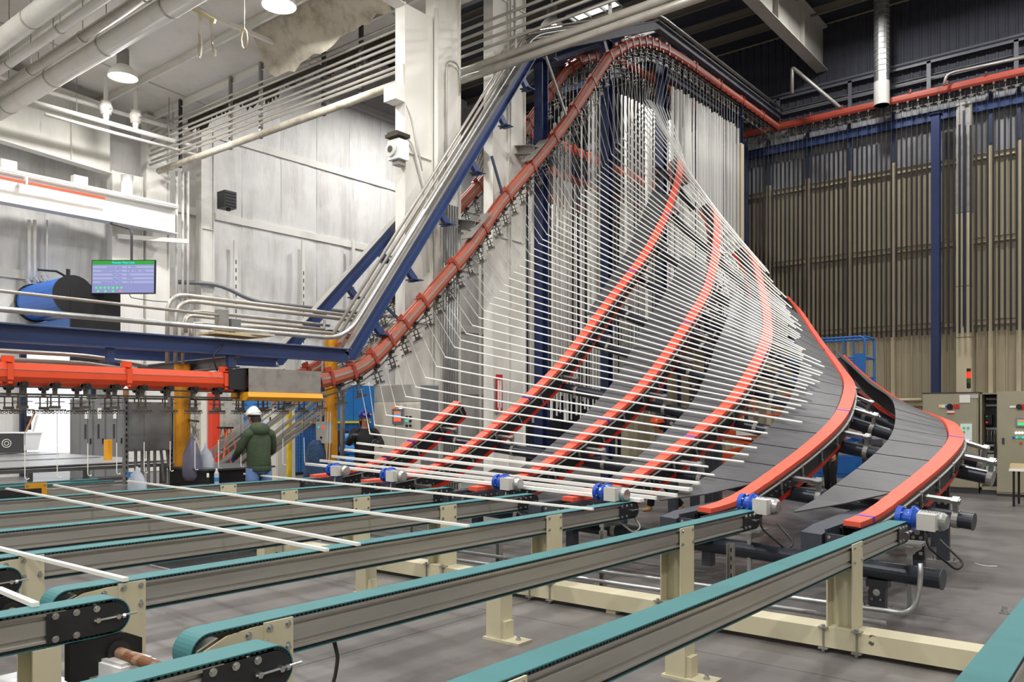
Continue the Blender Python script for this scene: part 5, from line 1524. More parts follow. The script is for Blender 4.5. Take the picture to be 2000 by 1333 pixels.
for i, x in enumerate((-13.2, -13.75)):
    t = thing('side_conveyor', ['aluminium side conveyor rail with a yellow bracket below the hooks', 'aluminium side conveyor rail behind the one with the yellow bracket'][i], 'conveyor', (x, 4, 0))
    MB().bx(x-.06,x+.06,-2,6.5 if i == 0 else 6.9,.52,.70).build('side_rail', 'alu', t)
    MB().bx(x-.065,x+.065,-2,6.5 if i == 0 else 6.9,.70,.715).build('rail_lip', 'alu_highlight', t)
    MB().bx(x-.04,x+.04,-2,6.2,.76,.79).build('belt', 'belt_teal', t)
    for y in (-1, 2.5, 6): MB().bx(x-.04,x+.04,y-.04,y+.04,0,.52).build('leg', 'galv_dull', t)
    if i == 0:
        c = at(70, 932, x=x+.07)
        MB().box((x+.075,c.y,.70), (.015,.30,.24)).build('bracket_plate', 'yellow', t)
        bolts('bolt', 'bolt', t, [((x+.083,c.y+a,.70+b), (1,0,0), .014, .012) for a in (-.12,.12) for b in (-.08,.08)])
        MB().bx(x-.09,x+.09,4.4,5.1,.54,.74).build('drive_head', 'black_steel', t)
        MB().bx(x+.05,x+.14,4.0,6.4,.50,.52).build('wear_strip', 'yellow', t)
# background of the work area
c = at(418, 830, x=-20); t = thing('red_post', 'bright red post behind the work bench left of the man in green', 'post', (c.x,c.y,0))
MB().bx(c.x-.11,c.x+.11,c.y-.11,c.y+.11,.02,2.45).build('shaft', 'red_paint', t); MB().bx(c.x-.11,c.x+.11,c.y-.11,c.y+.11,2.45,2.62).build('white_band', 'white_clean', t); MB().bx(c.x-.16,c.x+.16,c.y-.16,c.y+.16,0,.02).build('foot', 'red_paint', t)
c = at(405, 830, x=-20.3); tag(MB().bx(c.x-.12,c.x+.12,c.y-.12,c.y+.12,0,3.0).build('white_post', 'white_paint', None), 'white square post just left of the red post', 'post')
c = at(440, 860, x=-19.2); t = thing('step_ladder', 'orange step ladder with black top behind the work bench', 'ladder', (c.x,c.y,0))
for a in (-.2,.2):
    MB().bar((c.x+a*1.25,c.y-.3,.0),(c.x+a*.7,c.y-.03,1.5),.05,.03).build('rail', 'lift_orange', t); MB().bar((c.x+a*1.25,c.y+.45,0),(c.x+a*.7,c.y+.06,1.5),.04,.025).build('rear_leg', 'lift_orange', t)
for k in range(4): MB().box((c.x,c.y-.26+k*.055,.3+k*.3),(.42-.04*k,.1,.025)).build('step', 'galv', t)
MB().box((c.x,c.y,1.52),(.36,.26,.05)).build('top_cap', 'black', t)
c = at(450, 820, x=-22.5); g = []
for a in range(6): g.append([V((-22.5+random.uniform(-.05,.05), c.y-1.1+b*.44, .2+a*.42)) for b in range(6)])
tag(MB().sheet(g).build('stained_board', 'torn', None, True), 'stained peeling board standing behind the man in green', 'board')
t = thing('stained_stand', 'soot-stained heap below the peeling board behind the man in green', 'heap', (-22.2, c.y, 0))
MB().ball((-22.1,c.y-.1,.1), 1.0, 14, 6, (.35,1.0,1.25), .0).build('heap', 'soot', t, True)
t = thing('blue_machine', 'large blue machine housing behind the leaning silver bars', 'machine', (-22, 16.6, 0))
for i in range(4): MB().bx(-23.2,-21.02,14.6+i*1.05,15.63+i*1.05,.1,2.85).build('panel', 'machine_blue', t)
MB().bx(-23.1,-21.1,14.7,18.7,0,.1).build('plinth', 'dark_grey', t)
for i in range(4): MB().bx(-21.02,-20.98,14.75+i*1.05,15.4+i*1.05,.5,1.5).build('door', 'lift_blue', t)
MB().bx(-21.0,-20.9,15.2,18.4,1.6,1.66).build('handrail', 'safety_yellow', t)
t = thing('mesh_fence', 'dark mesh fence panel before the blue machine', 'fence', (-19.6, 14.4, 0))
m = MB()
for k in range(22): m.bx(-19.61,-19.59,13.2+k*.1,13.21+k*.1,.2,2.0)
for k in range(18): m.bx(-19.61,-19.59,13.2,15.35,.2+k*.1,.21+k*.1)
m.build('mesh', 'dark_grey', t)['kind'] = 'stuff'
for y in (13.2,15.35): MB().bx(-19.65,-19.55,y-.04,y+.04,0,2.05).build('post', 'navy_dark', t)
for i, (c, lab) in enumerate(((at(530,836,x=-17.6),'pale control cabinet with a lilac screen right behind the man in green'),)):
    t = thing('control_cabinet', lab, 'cabinet', (c.x,c.y,0))
    MB().bx(c.x-.4,c.x+.3,c.y-.02,c.y+.5,.05,2.02).build('case', 'cabinet_light', t)
    MB().bx(c.x-.36,c.x+.26,c.y-.04,c.y-.02,.1,1.98).build('door', 'cabinet_light', t)
    MB().bx(c.x-.28,c.x-.08,c.y-.06,c.y-.04,1.45,1.68).build('screen', 'scr_pale', t); MB().bx(c.x+.0,c.x+.04,c.y-.06,c.y-.04,1.7,1.8).build('handle', 'black', t)
    MB().bx(c.x-.38,c.x+.28,c.y,c.y+.48,0,.05).build('plinth', 'dark_grey', t)
c = at(522, 797, x=-17.4); t = thing('signal_lamp', 'small dark and red signal lamp on the pale cabinet', 'lamp', (c.x,c.y,2.02)); MB().cyl((c.x,c.y+.2,2.02),(c.x,c.y+.2,2.14),.05,10).build('base', 'black', t); MB().cyl((c.x,c.y+.2,2.14),(c.x,c.y+.2,2.3),.05,10).build('red_lens', 'sign_red', t)
c = at(565, 860, x=-16.2); t = thing('bollard', 'thin bright yellow bollard behind the leaning silver bars', 'bollard', (c.x,c.y,0))
MB().cyl((c.x,c.y,.01),(c.x,c.y,1.95),.06,14).build('shaft', 'safety_yellow', t); MB().cyl((c.x,c.y,0),(c.x,c.y,.012),.12,14).build('base', 'dark_grey', t)
c = at(618, 905, x=-12.95); rings = []
for f, w in ((0,.10),(.1,.2),(.35,.27),(.7,.33),(1,.38)):
    rings.append([V((c.x+math.cos(2*PI*k/12)*w*(.9+.1*math.sin(k*3)), c.y+math.sin(2*PI*k/12)*w*.7, 1.35-1.1*f)) for k in range(12)])
t = thing('quilted_cover', 'dark blue quilted cover draped at the foot of the right yellow post', 'cover', (c.x,c.y,.2)); MB().loft(rings).build('cover', 'blue_soft', t, True)
MB().bx(c.x-.03,c.x+.03,c.y-.03,c.y+.03,0,1.3).build('stand', 'dark_grey', t)
for k in range(4):
    c = at(690-k*3, 862-k*11+20, x=-16.2); o = MB().cyl((c.x-.35,c.y,1.05-.28*k+.2),(c.x+.35,c.y,1.05-.28*k+.2),.13,14).build('blue_drum', 'machine_blue', None)
    if k < 3: tag(o, 'blue drum in the stack behind the woman in the blue helmet, ' + ['topmost','middle','lowest'][k], 'drum', 'stacked blue drums')
    else: bpy.data.objects.remove(o)
t = thing('drum_rack', 'dark rack holding the blue drums behind the woman', 'rack', at(690,880,x=-16.5))
c = at(688, 870, x=-16.5)
for a in (-.4,.4): MB().bx(c.x+a-.03,c.x+a+.03,c.y-.2,c.y+.2,0,1.45).build('upright', 'dark_grey', t)
for z in (.33,.62,.9): MB().bx(c.x-.43,c.x+.43,c.y-.15,c.y+.15,z-.02,z).build('shelf', 'dark_grey', t)
# control cabinet with operator panel
t = thing('control_cabinet', 'cream control cabinet with colour screen behind the woman in the blue helmet', 'cabinet', (-12.85, 12.1, 0))
q = [(-13.55,12.02),(-12.16,12.02),(-12.16,12.62),(-12.80,12.62),(-12.80,12.22),(-13.55,12.22)]
def lblock(z0, z1, m, nm): 
    return MB().add([(a, b, z0) for a, b in q] + [(a, b, z1) for a, b in q], [(i,(i+1)%6,6+(i+1)%6,6+i) for i in range(6)] + [(5,4,3,2,1,0),(6,7,8,9,10,11)]).build(nm, m, t)
lblock(.08, 2.12, 'cabinet_light', 'case'); lblock(2.13, 2.48, 'box_grey', 'top_box'); lblock(0, .08, 'dark_grey', 'plinth')
MB().bx(-13.53,-12.87,12.0,12.02,.12,2.08).build('door', 'cabinet_light', t); MB().bx(-12.85,-12.18,12.0,12.02,.12,2.08).build('door', 'cabinet_light', t)
MB().bx(-12.158,-12.15,12.06,12.58,.1,2.46).build('side_panel', 'panel_grey', t)
s = at(777, 814, y=11.98); MB().box((s.x,11.985,s.z),(.34,.03,.32)).build('screen_frame', 'panel_grey', t)
for k, m in enumerate(('scr_amber','scr_blue','scr_cyan','scr_amber','scr_red')): MB().box((s.x,11.965,s.z+.085-k*.042),(.2,.01,.042)).build('screen_band', m, t)
for q_, m in (((770,797),'scr_amber'),((783,797),'white_led'),((795,823),'cyan_led'),((802,823),'black'),((795,815),'black'),((802,815),'black'),((795,832),'black'),((802,832),'black')):
    p = at(*q_, y=11.99); MB().cyl((p.x,12.0,p.z),(p.x,11.96,p.z),.024,10).build('button', m, t)
# silver-blue vertical conduits and the extinguisher sign
for i in range(6):
    c = at(868+i*5, 700, x=-12.72); pipe('riser_pipe', ['leftmost','second','third','fourth','fifth','rightmost'][i] + ' of six silver riser pipes left of the sign column', [(c.x,c.y,0),(c.x,c.y,6.6)], .024, 'galv', 'pipe', 'silver riser pipes')
t = thing('extinguisher_sign', 'tall red and white fire extinguisher sign on the white column', 'sign', (-12.82, 15.42, 2.0))
MB().bx(-12.845,-12.825,15.30,15.54,1.92,2.84).build('board', 'sign_red', t)
MB().bx(-12.825,-12.82,15.345,15.495,2.03,2.70).build('white_field', 'paper', t)
for k, ch in enumerate('EXTINGUISHER'): text(ch, .075, (-12.816,15.42,2.675-k*.055), FACE_PX, 'sign_red', t, 'letter')
MB().add([(-12.822,15.36,2.02),(-12.822,15.48,2.02),(-12.822,15.42,1.94)], [(0,2,1)]).build('arrow', 'paper', t)
# clutter on the bench beside the man
t = thing('black_tub', 'black tub on the bench beside the man in green', 'tub', at(440, 925, x=-12.6))
c = at(432, 925, x=-12.6)
MB().bx(c.x-.9,c.x+.35,c.y-.45,c.y+.75,.45,.92).build('tub', 'black', t); MB().bx(c.x-.95,c.x+.4,c.y-.5,c.y+.8,.92,.95).build('rim', 'dark_grey', t)
for a, b in ((-.8,-.4),(.25,-.4),(-.8,.7),(.25,.7)): MB().bx(c.x+a-.04,c.x+a+.04,c.y+b-.04,c.y+b+.04,0,.45).build('leg', 'dark_grey', t)
c = at(423, 938, x=-11.2); t = thing('water_bottle', 'clear water bottle standing behind the last teal belt', 'bottle', (c.x,c.y,c.z-.1))
z0 = .78; MB().cyl((c.x,c.y,z0),(c.x,c.y,z0+.17),.035,12).cyl((c.x,c.y,z0+.17),(c.x,c.y,z0+.22),.035,12,.013).build('body', 'bottle', t, False); MB().cyl((c.x,c.y,z0+.22),(c.x,c.y,z0+.245),.015,10).build('cap', 'white_plastic', t); MB().cyl((c.x,c.y,z0+.05),(c.x,c.y,z0+.11),.0355,12).build('label', 'print_blue', t)
c2 = at(406, 938, x=-11.2); t = thing('spray_bottle', 'small dark bottle with white cap beside the water bottle', 'bottle', (c2.x,c2.y,z0)); MB().cyl((c2.x,c2.y,z0),(c2.x,c2.y,z0+.12),.025,10).build('body', 'black', t); MB().cyl((c2.x,c2.y,z0+.12),(c2.x,c2.y,z0+.18),.018,10).build('cap', 'white_plastic', t)
t = thing('side_shelf', 'narrow dark shelf behind the last teal belt carrying the bottles', 'shelf', (c.x,c.y,0)); MB().bx(c.x-.25,c.x+.25,c.y-.5,c.y+.9,.75,.78).build('board', 'dark_grey', t)
for a in (-.4,.8): MB().bx(c.x-.03,c.x+.03,c.y+a-.03,c.y+a+.03,0,.75).build('leg', 'dark_grey', t)

# ================================================================ RIGHT: CABINETS, LIFTS, TABLE
YC = 21.8
def cx(q, y=YC): return at(q, 800, y=y).x
x1, x2, x3, x4 = cx(1802), cx(1911), cx(1914), cx(1950)
zt = 2.36
t = thing('switch_cabinet', 'grey-green switch cabinet with warning stickers, left of the open cabinet', 'cabinet', ((x1+x2)/2, YC+.3, 0))
MB().bx(x1, x2, YC, YC+.6, .12, zt).build('case', 'cabinet', t); MB().bx(x1-.01, x2, YC-.01, YC+.61, zt, zt+.03).build('roof', 'dark_grey', t)
MB().bx(x1+.02, x2-.03, YC-.025, YC, .14, zt-.03).build('door', 'cabinet', t); MB().bx(x1, x2, YC+.02, YC+.58, 0, .12).build('plinth', 'dark_grey', t)
def plate(q0, q1, m, nm, y=YC-.03, par=None, d=.012):
    a = at(*q0, y=y); b = at(*q1, y=y)
    return MB().bx(a.x, b.x, y-d, y, b.z, a.z).build(nm, m, par)
plate((1874,772),(1895,787),'paper','notice',par=t); plate((1896,772),(1911,778),'box_grey','rating_plate',par=t)
plate((1834,791),(1851,797),'paper','warning_strip',par=t); plate((1863,790),(1874,799),'sign_red','red_sticker',par=t); plate((1850,801),(1864,808),'paper','striped_label',par=t)
k = plate((1850,800.5),(1864,802),'sign_red','label_stripe',YC-.042,t); k = plate((1850,807),(1864,808.5),'sign_red','label_stripe',YC-.042,t)
plate((1835,792),(1839,796),'safety_yellow','warning_mark',YC-.042,t); plate((1846,792),(1850,796),'print_blue','notice_mark',YC-.042,t)
p = at(1856,795,y=YC); MB().cyl((p.x,YC-.03,p.z),(p.x,YC-.07,p.z),.07,16).box((p.x,YC-.08,p.z),(.03,.04,.12)).build('rotary_switch', 'black', t)
plate((1876,828),(1899,868),'white_plastic','button_panel',par=t,d=.03)
for q in ((1883,836),(1891,836),(1883,844)): p = at(*q, y=YC-.06); MB().cyl((p.x,YC-.06,p.z),(p.x,YC-.085,p.z),.025,10).build('button', 'green_led', t)
# open cabinet
t = thing('open_cabinet', 'open switch cabinet with dark wired interior and small lights', 'cabinet', ((x3+x4)/2, YC+.3, 0))
b = MB(); b.bx(x3, x3+.04, YC, YC+.6, .1, zt).bx(x4-.02, x4+.02, YC, YC+.6, .1, zt).bx(x3, x4, YC, YC+.6, zt-.03, zt).bx(x3, x4, YC+.5, YC+.6, .1, zt).bx(x3, x4, YC, YC+.6, .1, .16)
b.build('frame', 'cabinet', t); MB().bx(x3+.04, x4-.02, YC+.47, YC+.5, .16, zt-.03).build('back_panel', 'black', t); MB().bx(x3, x4, YC+.02, YC+.58, 0, .1).build('plinth', 'dark_grey', t)
for i, z in enumerate((2.2, 2.05, 1.5, 1.1, .95)): MB().bx(x3+.06, x4-.03, YC+.4, YC+.47, z, z+.05).build('wiring_duct', 'box_grey' if i in (0,3) else 'galv_dull', t)
for i in range(3): MB().bx(x3+.07+i*.11, x3+.16+i*.11, YC+.33, YC+.47, .48, .64).build('relay', 'white_plastic', t); MB().bx(x3+.09+i*.11, x3+.14+i*.11, YC+.32, YC+.33, .645, .675).build('status_light', 'green_led', t)
MB().bx(x3+.06, x3+.2, YC+.3, YC+.47, 1.62, 1.86).build('controller', 'black', t)
for m, z in (('green_led',1.80),('red_led',1.66)): MB().bx(x3+.08, x3+.11, YC+.285, YC+.3, z, z+.025).build('status_light', m, t)
MB().bx(x3+.1, x4-.08, YC+.32, YC+.47, .78, .92).build('power_supply', 'box_grey', t); MB().bx(x4-.12, x4-.07, YC+.3, YC+.34, .80, .92).build('fuse_block', 'red_paint', t)
w = MB()
for i in range(10): xx = x3+.08+i*.028; w.tube(bend([(xx,YC+.42,1.5),(xx+random.uniform(-.02,.02),YC+.36,1.38),(xx,YC+.4,1.2)],.05), .007, 5)
w.build('wire', 'galv_dull', t)['kind'] = 'stuff'
# right cabinet with operator screen
xr = cx(2062)
t = thing('switch_cabinet', 'grey-green switch cabinet with a small screen at the right edge', 'cabinet', ((x4+xr)/2, YC, 0))
y2_ = YC-.35
xa = cx(1947, y2_)
MB().bx(xa, xr, y2_, YC+.25, .06, zt+.02).build('case', 'cabinet', t); MB().bx(xa+.02, xr, y2_-.025, y2_, .1, zt).build('door', 'cabinet', t); MB().bx(xa, xr, y2_+.02, YC+.2, 0, .06).build('plinth', 'dark_grey', t)
plate((1984,817),(2008,835),'panel_grey','screen_frame',y2_-.03,t,.03); plate((1987,820),(2005,832),'scr_blue','screen',y2_-.062,t); plate((1988,821),(2004,824),'scr_amber','screen_band',y2_-.075,t); plate((1988,826),(2004,831),'scr_green','screen_band',y2_-.075,t)
for q, m in (((1985,846),'white_led'),((1991,846),'white_led'),((1997,846),'white_led'),((1980,855),'lift_blue'),((1986,855),'cyan_led'),((1992,855),'green_led'),((1998,855),'cyan_led'),((1994,866),'red_paint')):
    p = at(*q, y=y2_-.03); MB().cyl((p.x,y2_-.025,p.z),(p.x,y2_-.055,p.z),.026,10).build('button', m, t)
p = at(1991,795,y=y2_); MB().cyl((p.x,y2_-.03,p.z),(p.x,y2_-.08,p.z),.06,14).build('rotary_switch', 'black', t)
plate((1995,790),(2008,801),'sign_red','red_sticker',y2_-.03,t); plate((1972,793),(1985,797),'paper','warning_strip',y2_-.03,t)
plate((1957,856),(1962,868),'dark_grey','lock',y2_-.03,t); MB().bx(xa-.05, xa, y2_-.05, y2_-.0, .85, 1.2).build('door_handle', 'black', t)
# stack light
p = at(1892, 765, y=YC+.3); t = thing('stack_light', 'lit red and green stack light on top of the switch cabinets', 'lamp', (p.x, YC+.3, zt+.03))
z = zt+.03
for h, r, m, nm in ((.02,.06,'box_grey','foot'),(.08,.02,'box_grey','stem'),(.12,.045,'black','base'),(.12,.045,'green_led','green_lens'),(.15,.05,'red_led','red_lens'),(.08,.045,'black','cap')):
    MB().cyl((p.x,YC+.3,z),(p.x,YC+.3,z+h), r, 12).build(nm, m if nm != 'green_lens' else 'green_off', t); z += h
# small table at the right edge
p = at(1977, 917, y=19.4); t = thing('side_table', 'small white-topped table with thin dark legs at the right edge', 'table', (p.x+.4, 19.5, 0))
MB().bx(p.x-.02, p.x+1.1, 19.1, 19.9, .71, .75).build('table_top', 'white_plastic', t)
for a in (.06, 1.02):
    for y in (19.15, 19.85): MB().bx(p.x+a-.02, p.x+a+.02, y-.02, y+.02, 0, .71).build('leg', 'black', t)
MB().bx(p.x+.06, p.x+1.02, 19.14, 19.16, .2, .23).build('stretcher', 'black', t)
c = at(1990, 909, y=19.4); t = thing('carton', 'small tan carton on the white-topped table', 'box', (c.x,19.35,.75)); MB().bx(c.x-.14,c.x+.14,19.25,19.5,.75,.85).build('body', 'tan', t); MB().bx(c.x-.14,c.x+.14,19.36,19.38,.85,.853).build('tape_seam', 'cream_post', t)
m = MB()
for k in range(7): m.tube(bend([(c.x+.1+.05*k,19.5,.86),(c.x+.15+.05*k,19.45,.98-.01*k),(c.x+.3,19.4,.9),(c.x+.34,19.12,.8),(c.x+.2+.03*k,19.05,.05)],.08), .012, 5)
tag(m.build('cable_bundle', 'rubber', None, True), 'black cables heaped on the white-topped table and hanging to the floor', 'cable')

# scissor lifts
def lift(label, cx_, cy, m, zd, h, L, W, sign=None):
    t = thing('scissor_lift', label, 'lift', (cx_, cy, 0))
    b = MB(); b.bx(cx_-L/2,cx_+L/2,cy-W/2,cy+W/2,.28,.82).bx(cx_-L/2+.2,cx_+L/2-.2,cy-W/2-.02,cy+W/2+.02,.4,.7); b.build('chassis', m, t)
    MB().bx(cx_-L/2+.5,cx_-L/2+.9,cy-W/2-.04,cy-W/2-.015,.45,.66).build('hatch', 'white_plastic', t)
    for a in (-1,1):
        for e in (-1,1): 
            x, y = cx_+a*(L/2-.28), cy+e*(W/2-.05)
            MB().cyl((x,y-.09,.21),(x,y+.09,.21),.21,18).build('wheel', 'dark_grey', t); MB().cyl((x,y-.1,.21),(x,y+.1,.21),.09,12).build('hub', m, t)
    n = max(1, int((zd-.95)/.42)); s = MB()
    for k in range(n):
        z0 = lerp(.84, zd-.04, k/n); z1 = lerp(.84, zd-.04, (k+1)/n)
        for e in (-1,1):
            y = cy+e*(W/2-.14); s.bar((cx_-L/2+.15,y,z0),(cx_+L/2-.15,y,z1),.05,.09); s.bar((cx_+L/2-.15,y+.06*e,z0),(cx_-L/2+.15,y+.06*e,z1),.05,.09)
    s.build('scissor_arms', m, t)
    MB().bx(cx_-L/2,cx_+L/2,cy-W/2,cy+W/2,zd-.04,zd+.03).build('platform', 'panel_grey', t)
    MB().bx(cx_-L/2,cx_+L/2,cy-W/2-.01,cy-W/2+.01,zd,zd+.16).bx(cx_-L/2,cx_+L/2,cy+W/2-.01,cy+W/2+.01,zd,zd+.16).build('toe_board', m, t)
    r = MB()
    for e in (-1,1):
        y = cy+e*(W/2-.03)
        r.tube(bend([(cx_-L/2+.03,y,zd),(cx_-L/2+.03,y,zd+h),(cx_+L/2-.03,y,zd+h),(cx_+L/2-.03,y,zd)],.12), .028, 8)
        r.tube([(cx_-L/2+.03,y,zd+h*.55),(cx_+L/2-.03,y,zd+h*.55)], .024, 8)
        for a in (-.2,.25): r.tube([(cx_+a*L,y,zd),(cx_+a*L,y,zd+h)], .024, 8)
    for a in (-1,1):
        x = cx_+a*(L/2-.03); r.tube([(x,cy-W/2+.03,zd+h),(x,cy+W/2-.03,zd+h)], .028, 8); r.tube([(x,cy-W/2+.03,zd+h*.55),(x,cy+W/2-.03,zd+h*.55)], .024, 8)
    r.build('guard_rail', m, t)
    return t
p = at(1632, 760, y=21.4); tl = lift('blue scissor lift with raised guard rails behind the second curved conveyor', p.x-.2, 21.4, 'lift_blue', 2.65, 1.12, 2.1, .9)
c = at(1648, 742, y=20.9); MB().bx(p.x+.62,p.x+.86,20.86,20.92,2.75,3.35).build('control_box', 'lift_blue', tl)
p = at(1490, 830, y=21.6); to = lift('orange scissor lift with low platform behind the third curved conveyor', p.x, 21.7, 'lift_orange', 1.25, 1.1, 2.3, .9)
MB().bx(p.x-.6,p.x+.0,21.21,21.235,1.3,1.5).build('name_plate', 'paper', to)
c = at(1706, 872, y=23.5); t = thing('pump_unit', 'grey pump unit on a stand between the two right conveyors', 'machine', (c.x,c.y,0))
MB().bx(c.x-.4,c.x+.4,c.y-.3,c.y+.3,.1,.9).build('stand', 'dark_grey', t); MB().cyl((c.x-.35,c.y,1.2),(c.x+.3,c.y,1.2),.25,16).build('motor', 'galv', t); MB().bx(c.x-.2,c.x+.2,c.y-.2,c.y+.2,.9,1.0).build('bracket', 'galv_dull', t)
for a in (-.35,.35): MB().bx(c.x+a-.04,c.x+a+.04,c.y-.25,c.y+.25,0,.1).build('foot', 'dark_grey', t)
c = at(1745, 880, y=24.5); t = thing('tool_cart', 'dark tool cart with a bottle shelf behind the outermost curved conveyor', 'cart', (c.x,c.y,0))
MB().bx(c.x-.5,c.x+.5,c.y-.3,c.y+.3,.15,.85).build('body', 'black_steel', t); MB().bx(c.x-.55,c.x+.55,c.y-.33,c.y+.33,.85,.89).build('top', 'tan', t)
for k in range(3): MB().bx(c.x-.45,c.x+.45,c.y-.32,c.y-.3,.2+k*.21,.38+k*.21).build('drawer', 'dark_grey', t)
for a in (-.4,.4): MB().cyl((c.x+a,c.y-.2,.075),(c.x+a,c.y-.15,.075),.075,12).cyl((c.x+a,c.y+.15,.075),(c.x+a,c.y+.2,.075),.075,12).build('castor', 'black', t)
t = thing('spray_bottle', 'white and blue bottle on the dark tool cart', 'bottle', (c.x-.3,c.y,.89)); MB().cyl((c.x-.3,c.y,.89),(c.x-.3,c.y,1.1),.05,12).build('body', 'white_plastic', t); MB().cyl((c.x-.3,c.y,1.1),(c.x-.3,c.y,1.18),.03,10).build('cap', 'print_blue', t); MB().cyl((c.x-.3,c.y,.94),(c.x-.3,c.y,1.04),.051,12).build('label', 'print_blue', t)
c = at(1890, 925, y=19.6); t = thing('white_crate', 'low pale crate on the floor before the switch cabinets', 'crate', (-5.2,24,0))
p = at(1705, 915, y=27); MB().bx(p.x-.5,p.x+.5,26.7,27.3,0,.42).build('body', 'cream_post', t)
MB().bx(p.x-.53,p.x+.53,26.67,27.33,.42,.46).build('lid', 'paper', t)
pts = [at(q, r, z=.012) for q, r in ((1640,945),(1668,952),(1690,944),(1700,948),(1720,943))]
tag(MB().tube(bend(pts,.3), .014, 6).build('air_hose', 'red_paint', None, True), 'thin red hose on the floor by the blue lift wheel', 'hose')
p = at(1920, 1105, z=.01); o = MB().tube([p+V((-.1,.1,0)), p+V((-.02,.0,0)), p+V((.06,-.02,0)), p+V((.14,.05,0))], .006, 5).build('tape_scrap', 'paper', None); tag(o, 'curl of white tape on the bare floor at right', 'tape')
p = at(1962, 1199, z=0); t = thing('floor_anchor', 'single silver floor anchor by the nearest teal belt', 'bolt', p); bolts('anchor_bolt', 'bolt', t, [((p.x,p.y,.012),(0,0,1),.022,.05)]); MB().cyl((p.x,p.y,0),(p.x,p.y,.012),.045,12).build('washer', 'galv', t)
MB()
pipe('wall_pipe', 'pale pipe along the foot of the back wall left of the cabinets', [at(1690,783,y=32.5), at(1800,781,y=32.5)], .06, 'cream_post')

# ================================================================ PEOPLE
def skin(name, nodes, edges, m, parent, levels=2, root=0):
    me = bpy.data.meshes.new(name)
    me.from_pydata([n[0] for n in nodes], edges, [])
    o = bpy.data.objects.new(name, me); COL.objects.link(o); o.parent = parent
    me.materials.append(MATS[m])
    sk = o.modifiers.new('Skin', 'SKIN'); sk.use_smooth_shade = True; sk.branch_smoothing = .6
    for i, n in enumerate(nodes):
        r = n[1]; d = me.skin_vertices[0].data[i]
        d.radius = (r, r) if not isinstance(r, tuple) else r
        d.use_root = (i == root)
    ss = o.modifiers.new('Subdivision', 'SUBSURF'); ss.levels = levels; ss.render_levels = levels
    return o
def chain(nodes, edges, pts, start=None):
    """append a chain of (pos, radius); returns index of its last node"""
    prev = start
    for p, r in pts:
        nodes.append((tuple(p), r)); i = len(nodes)-1
        if prev is not None: edges.append((prev, i))
        prev = i
    return prev
def hand(nodes, edges, wrist, palm_dir, curl_dir, side, start):
    """palm and five fingers; palm_dir points along the hand, curl_dir is where the fingers bend to, side is the thumb side"""
    w = V(wrist); d = V(palm_dir).normalized(); c = V(curl_dir).normalized(); s = V(side).normalized()
    k = chain(nodes, edges, [(w+d*.03, (.028,.02)), (w+d*.075, (.034,.019))], start)
    for j, (off, L) in enumerate(((.032,.075),(.011,.085),(-.011,.078),(-.031,.062))):
        b = w+d*.085+s*off
        chain(nodes, edges, [(b, .0105), (b+d*L*.42+c*L*.12, .0095), (b+d*L*.62+c*L*.45, .0088), (b+d*L*.58+c*L*.78, .0075)], k)
    t = w+d*.035+s*.035
    chain(nodes, edges, [(t, .013), (t+d*.025+s*.022+c*.012, .0115), (t+d*.055+s*.022+c*.03, .0095)], k-1)

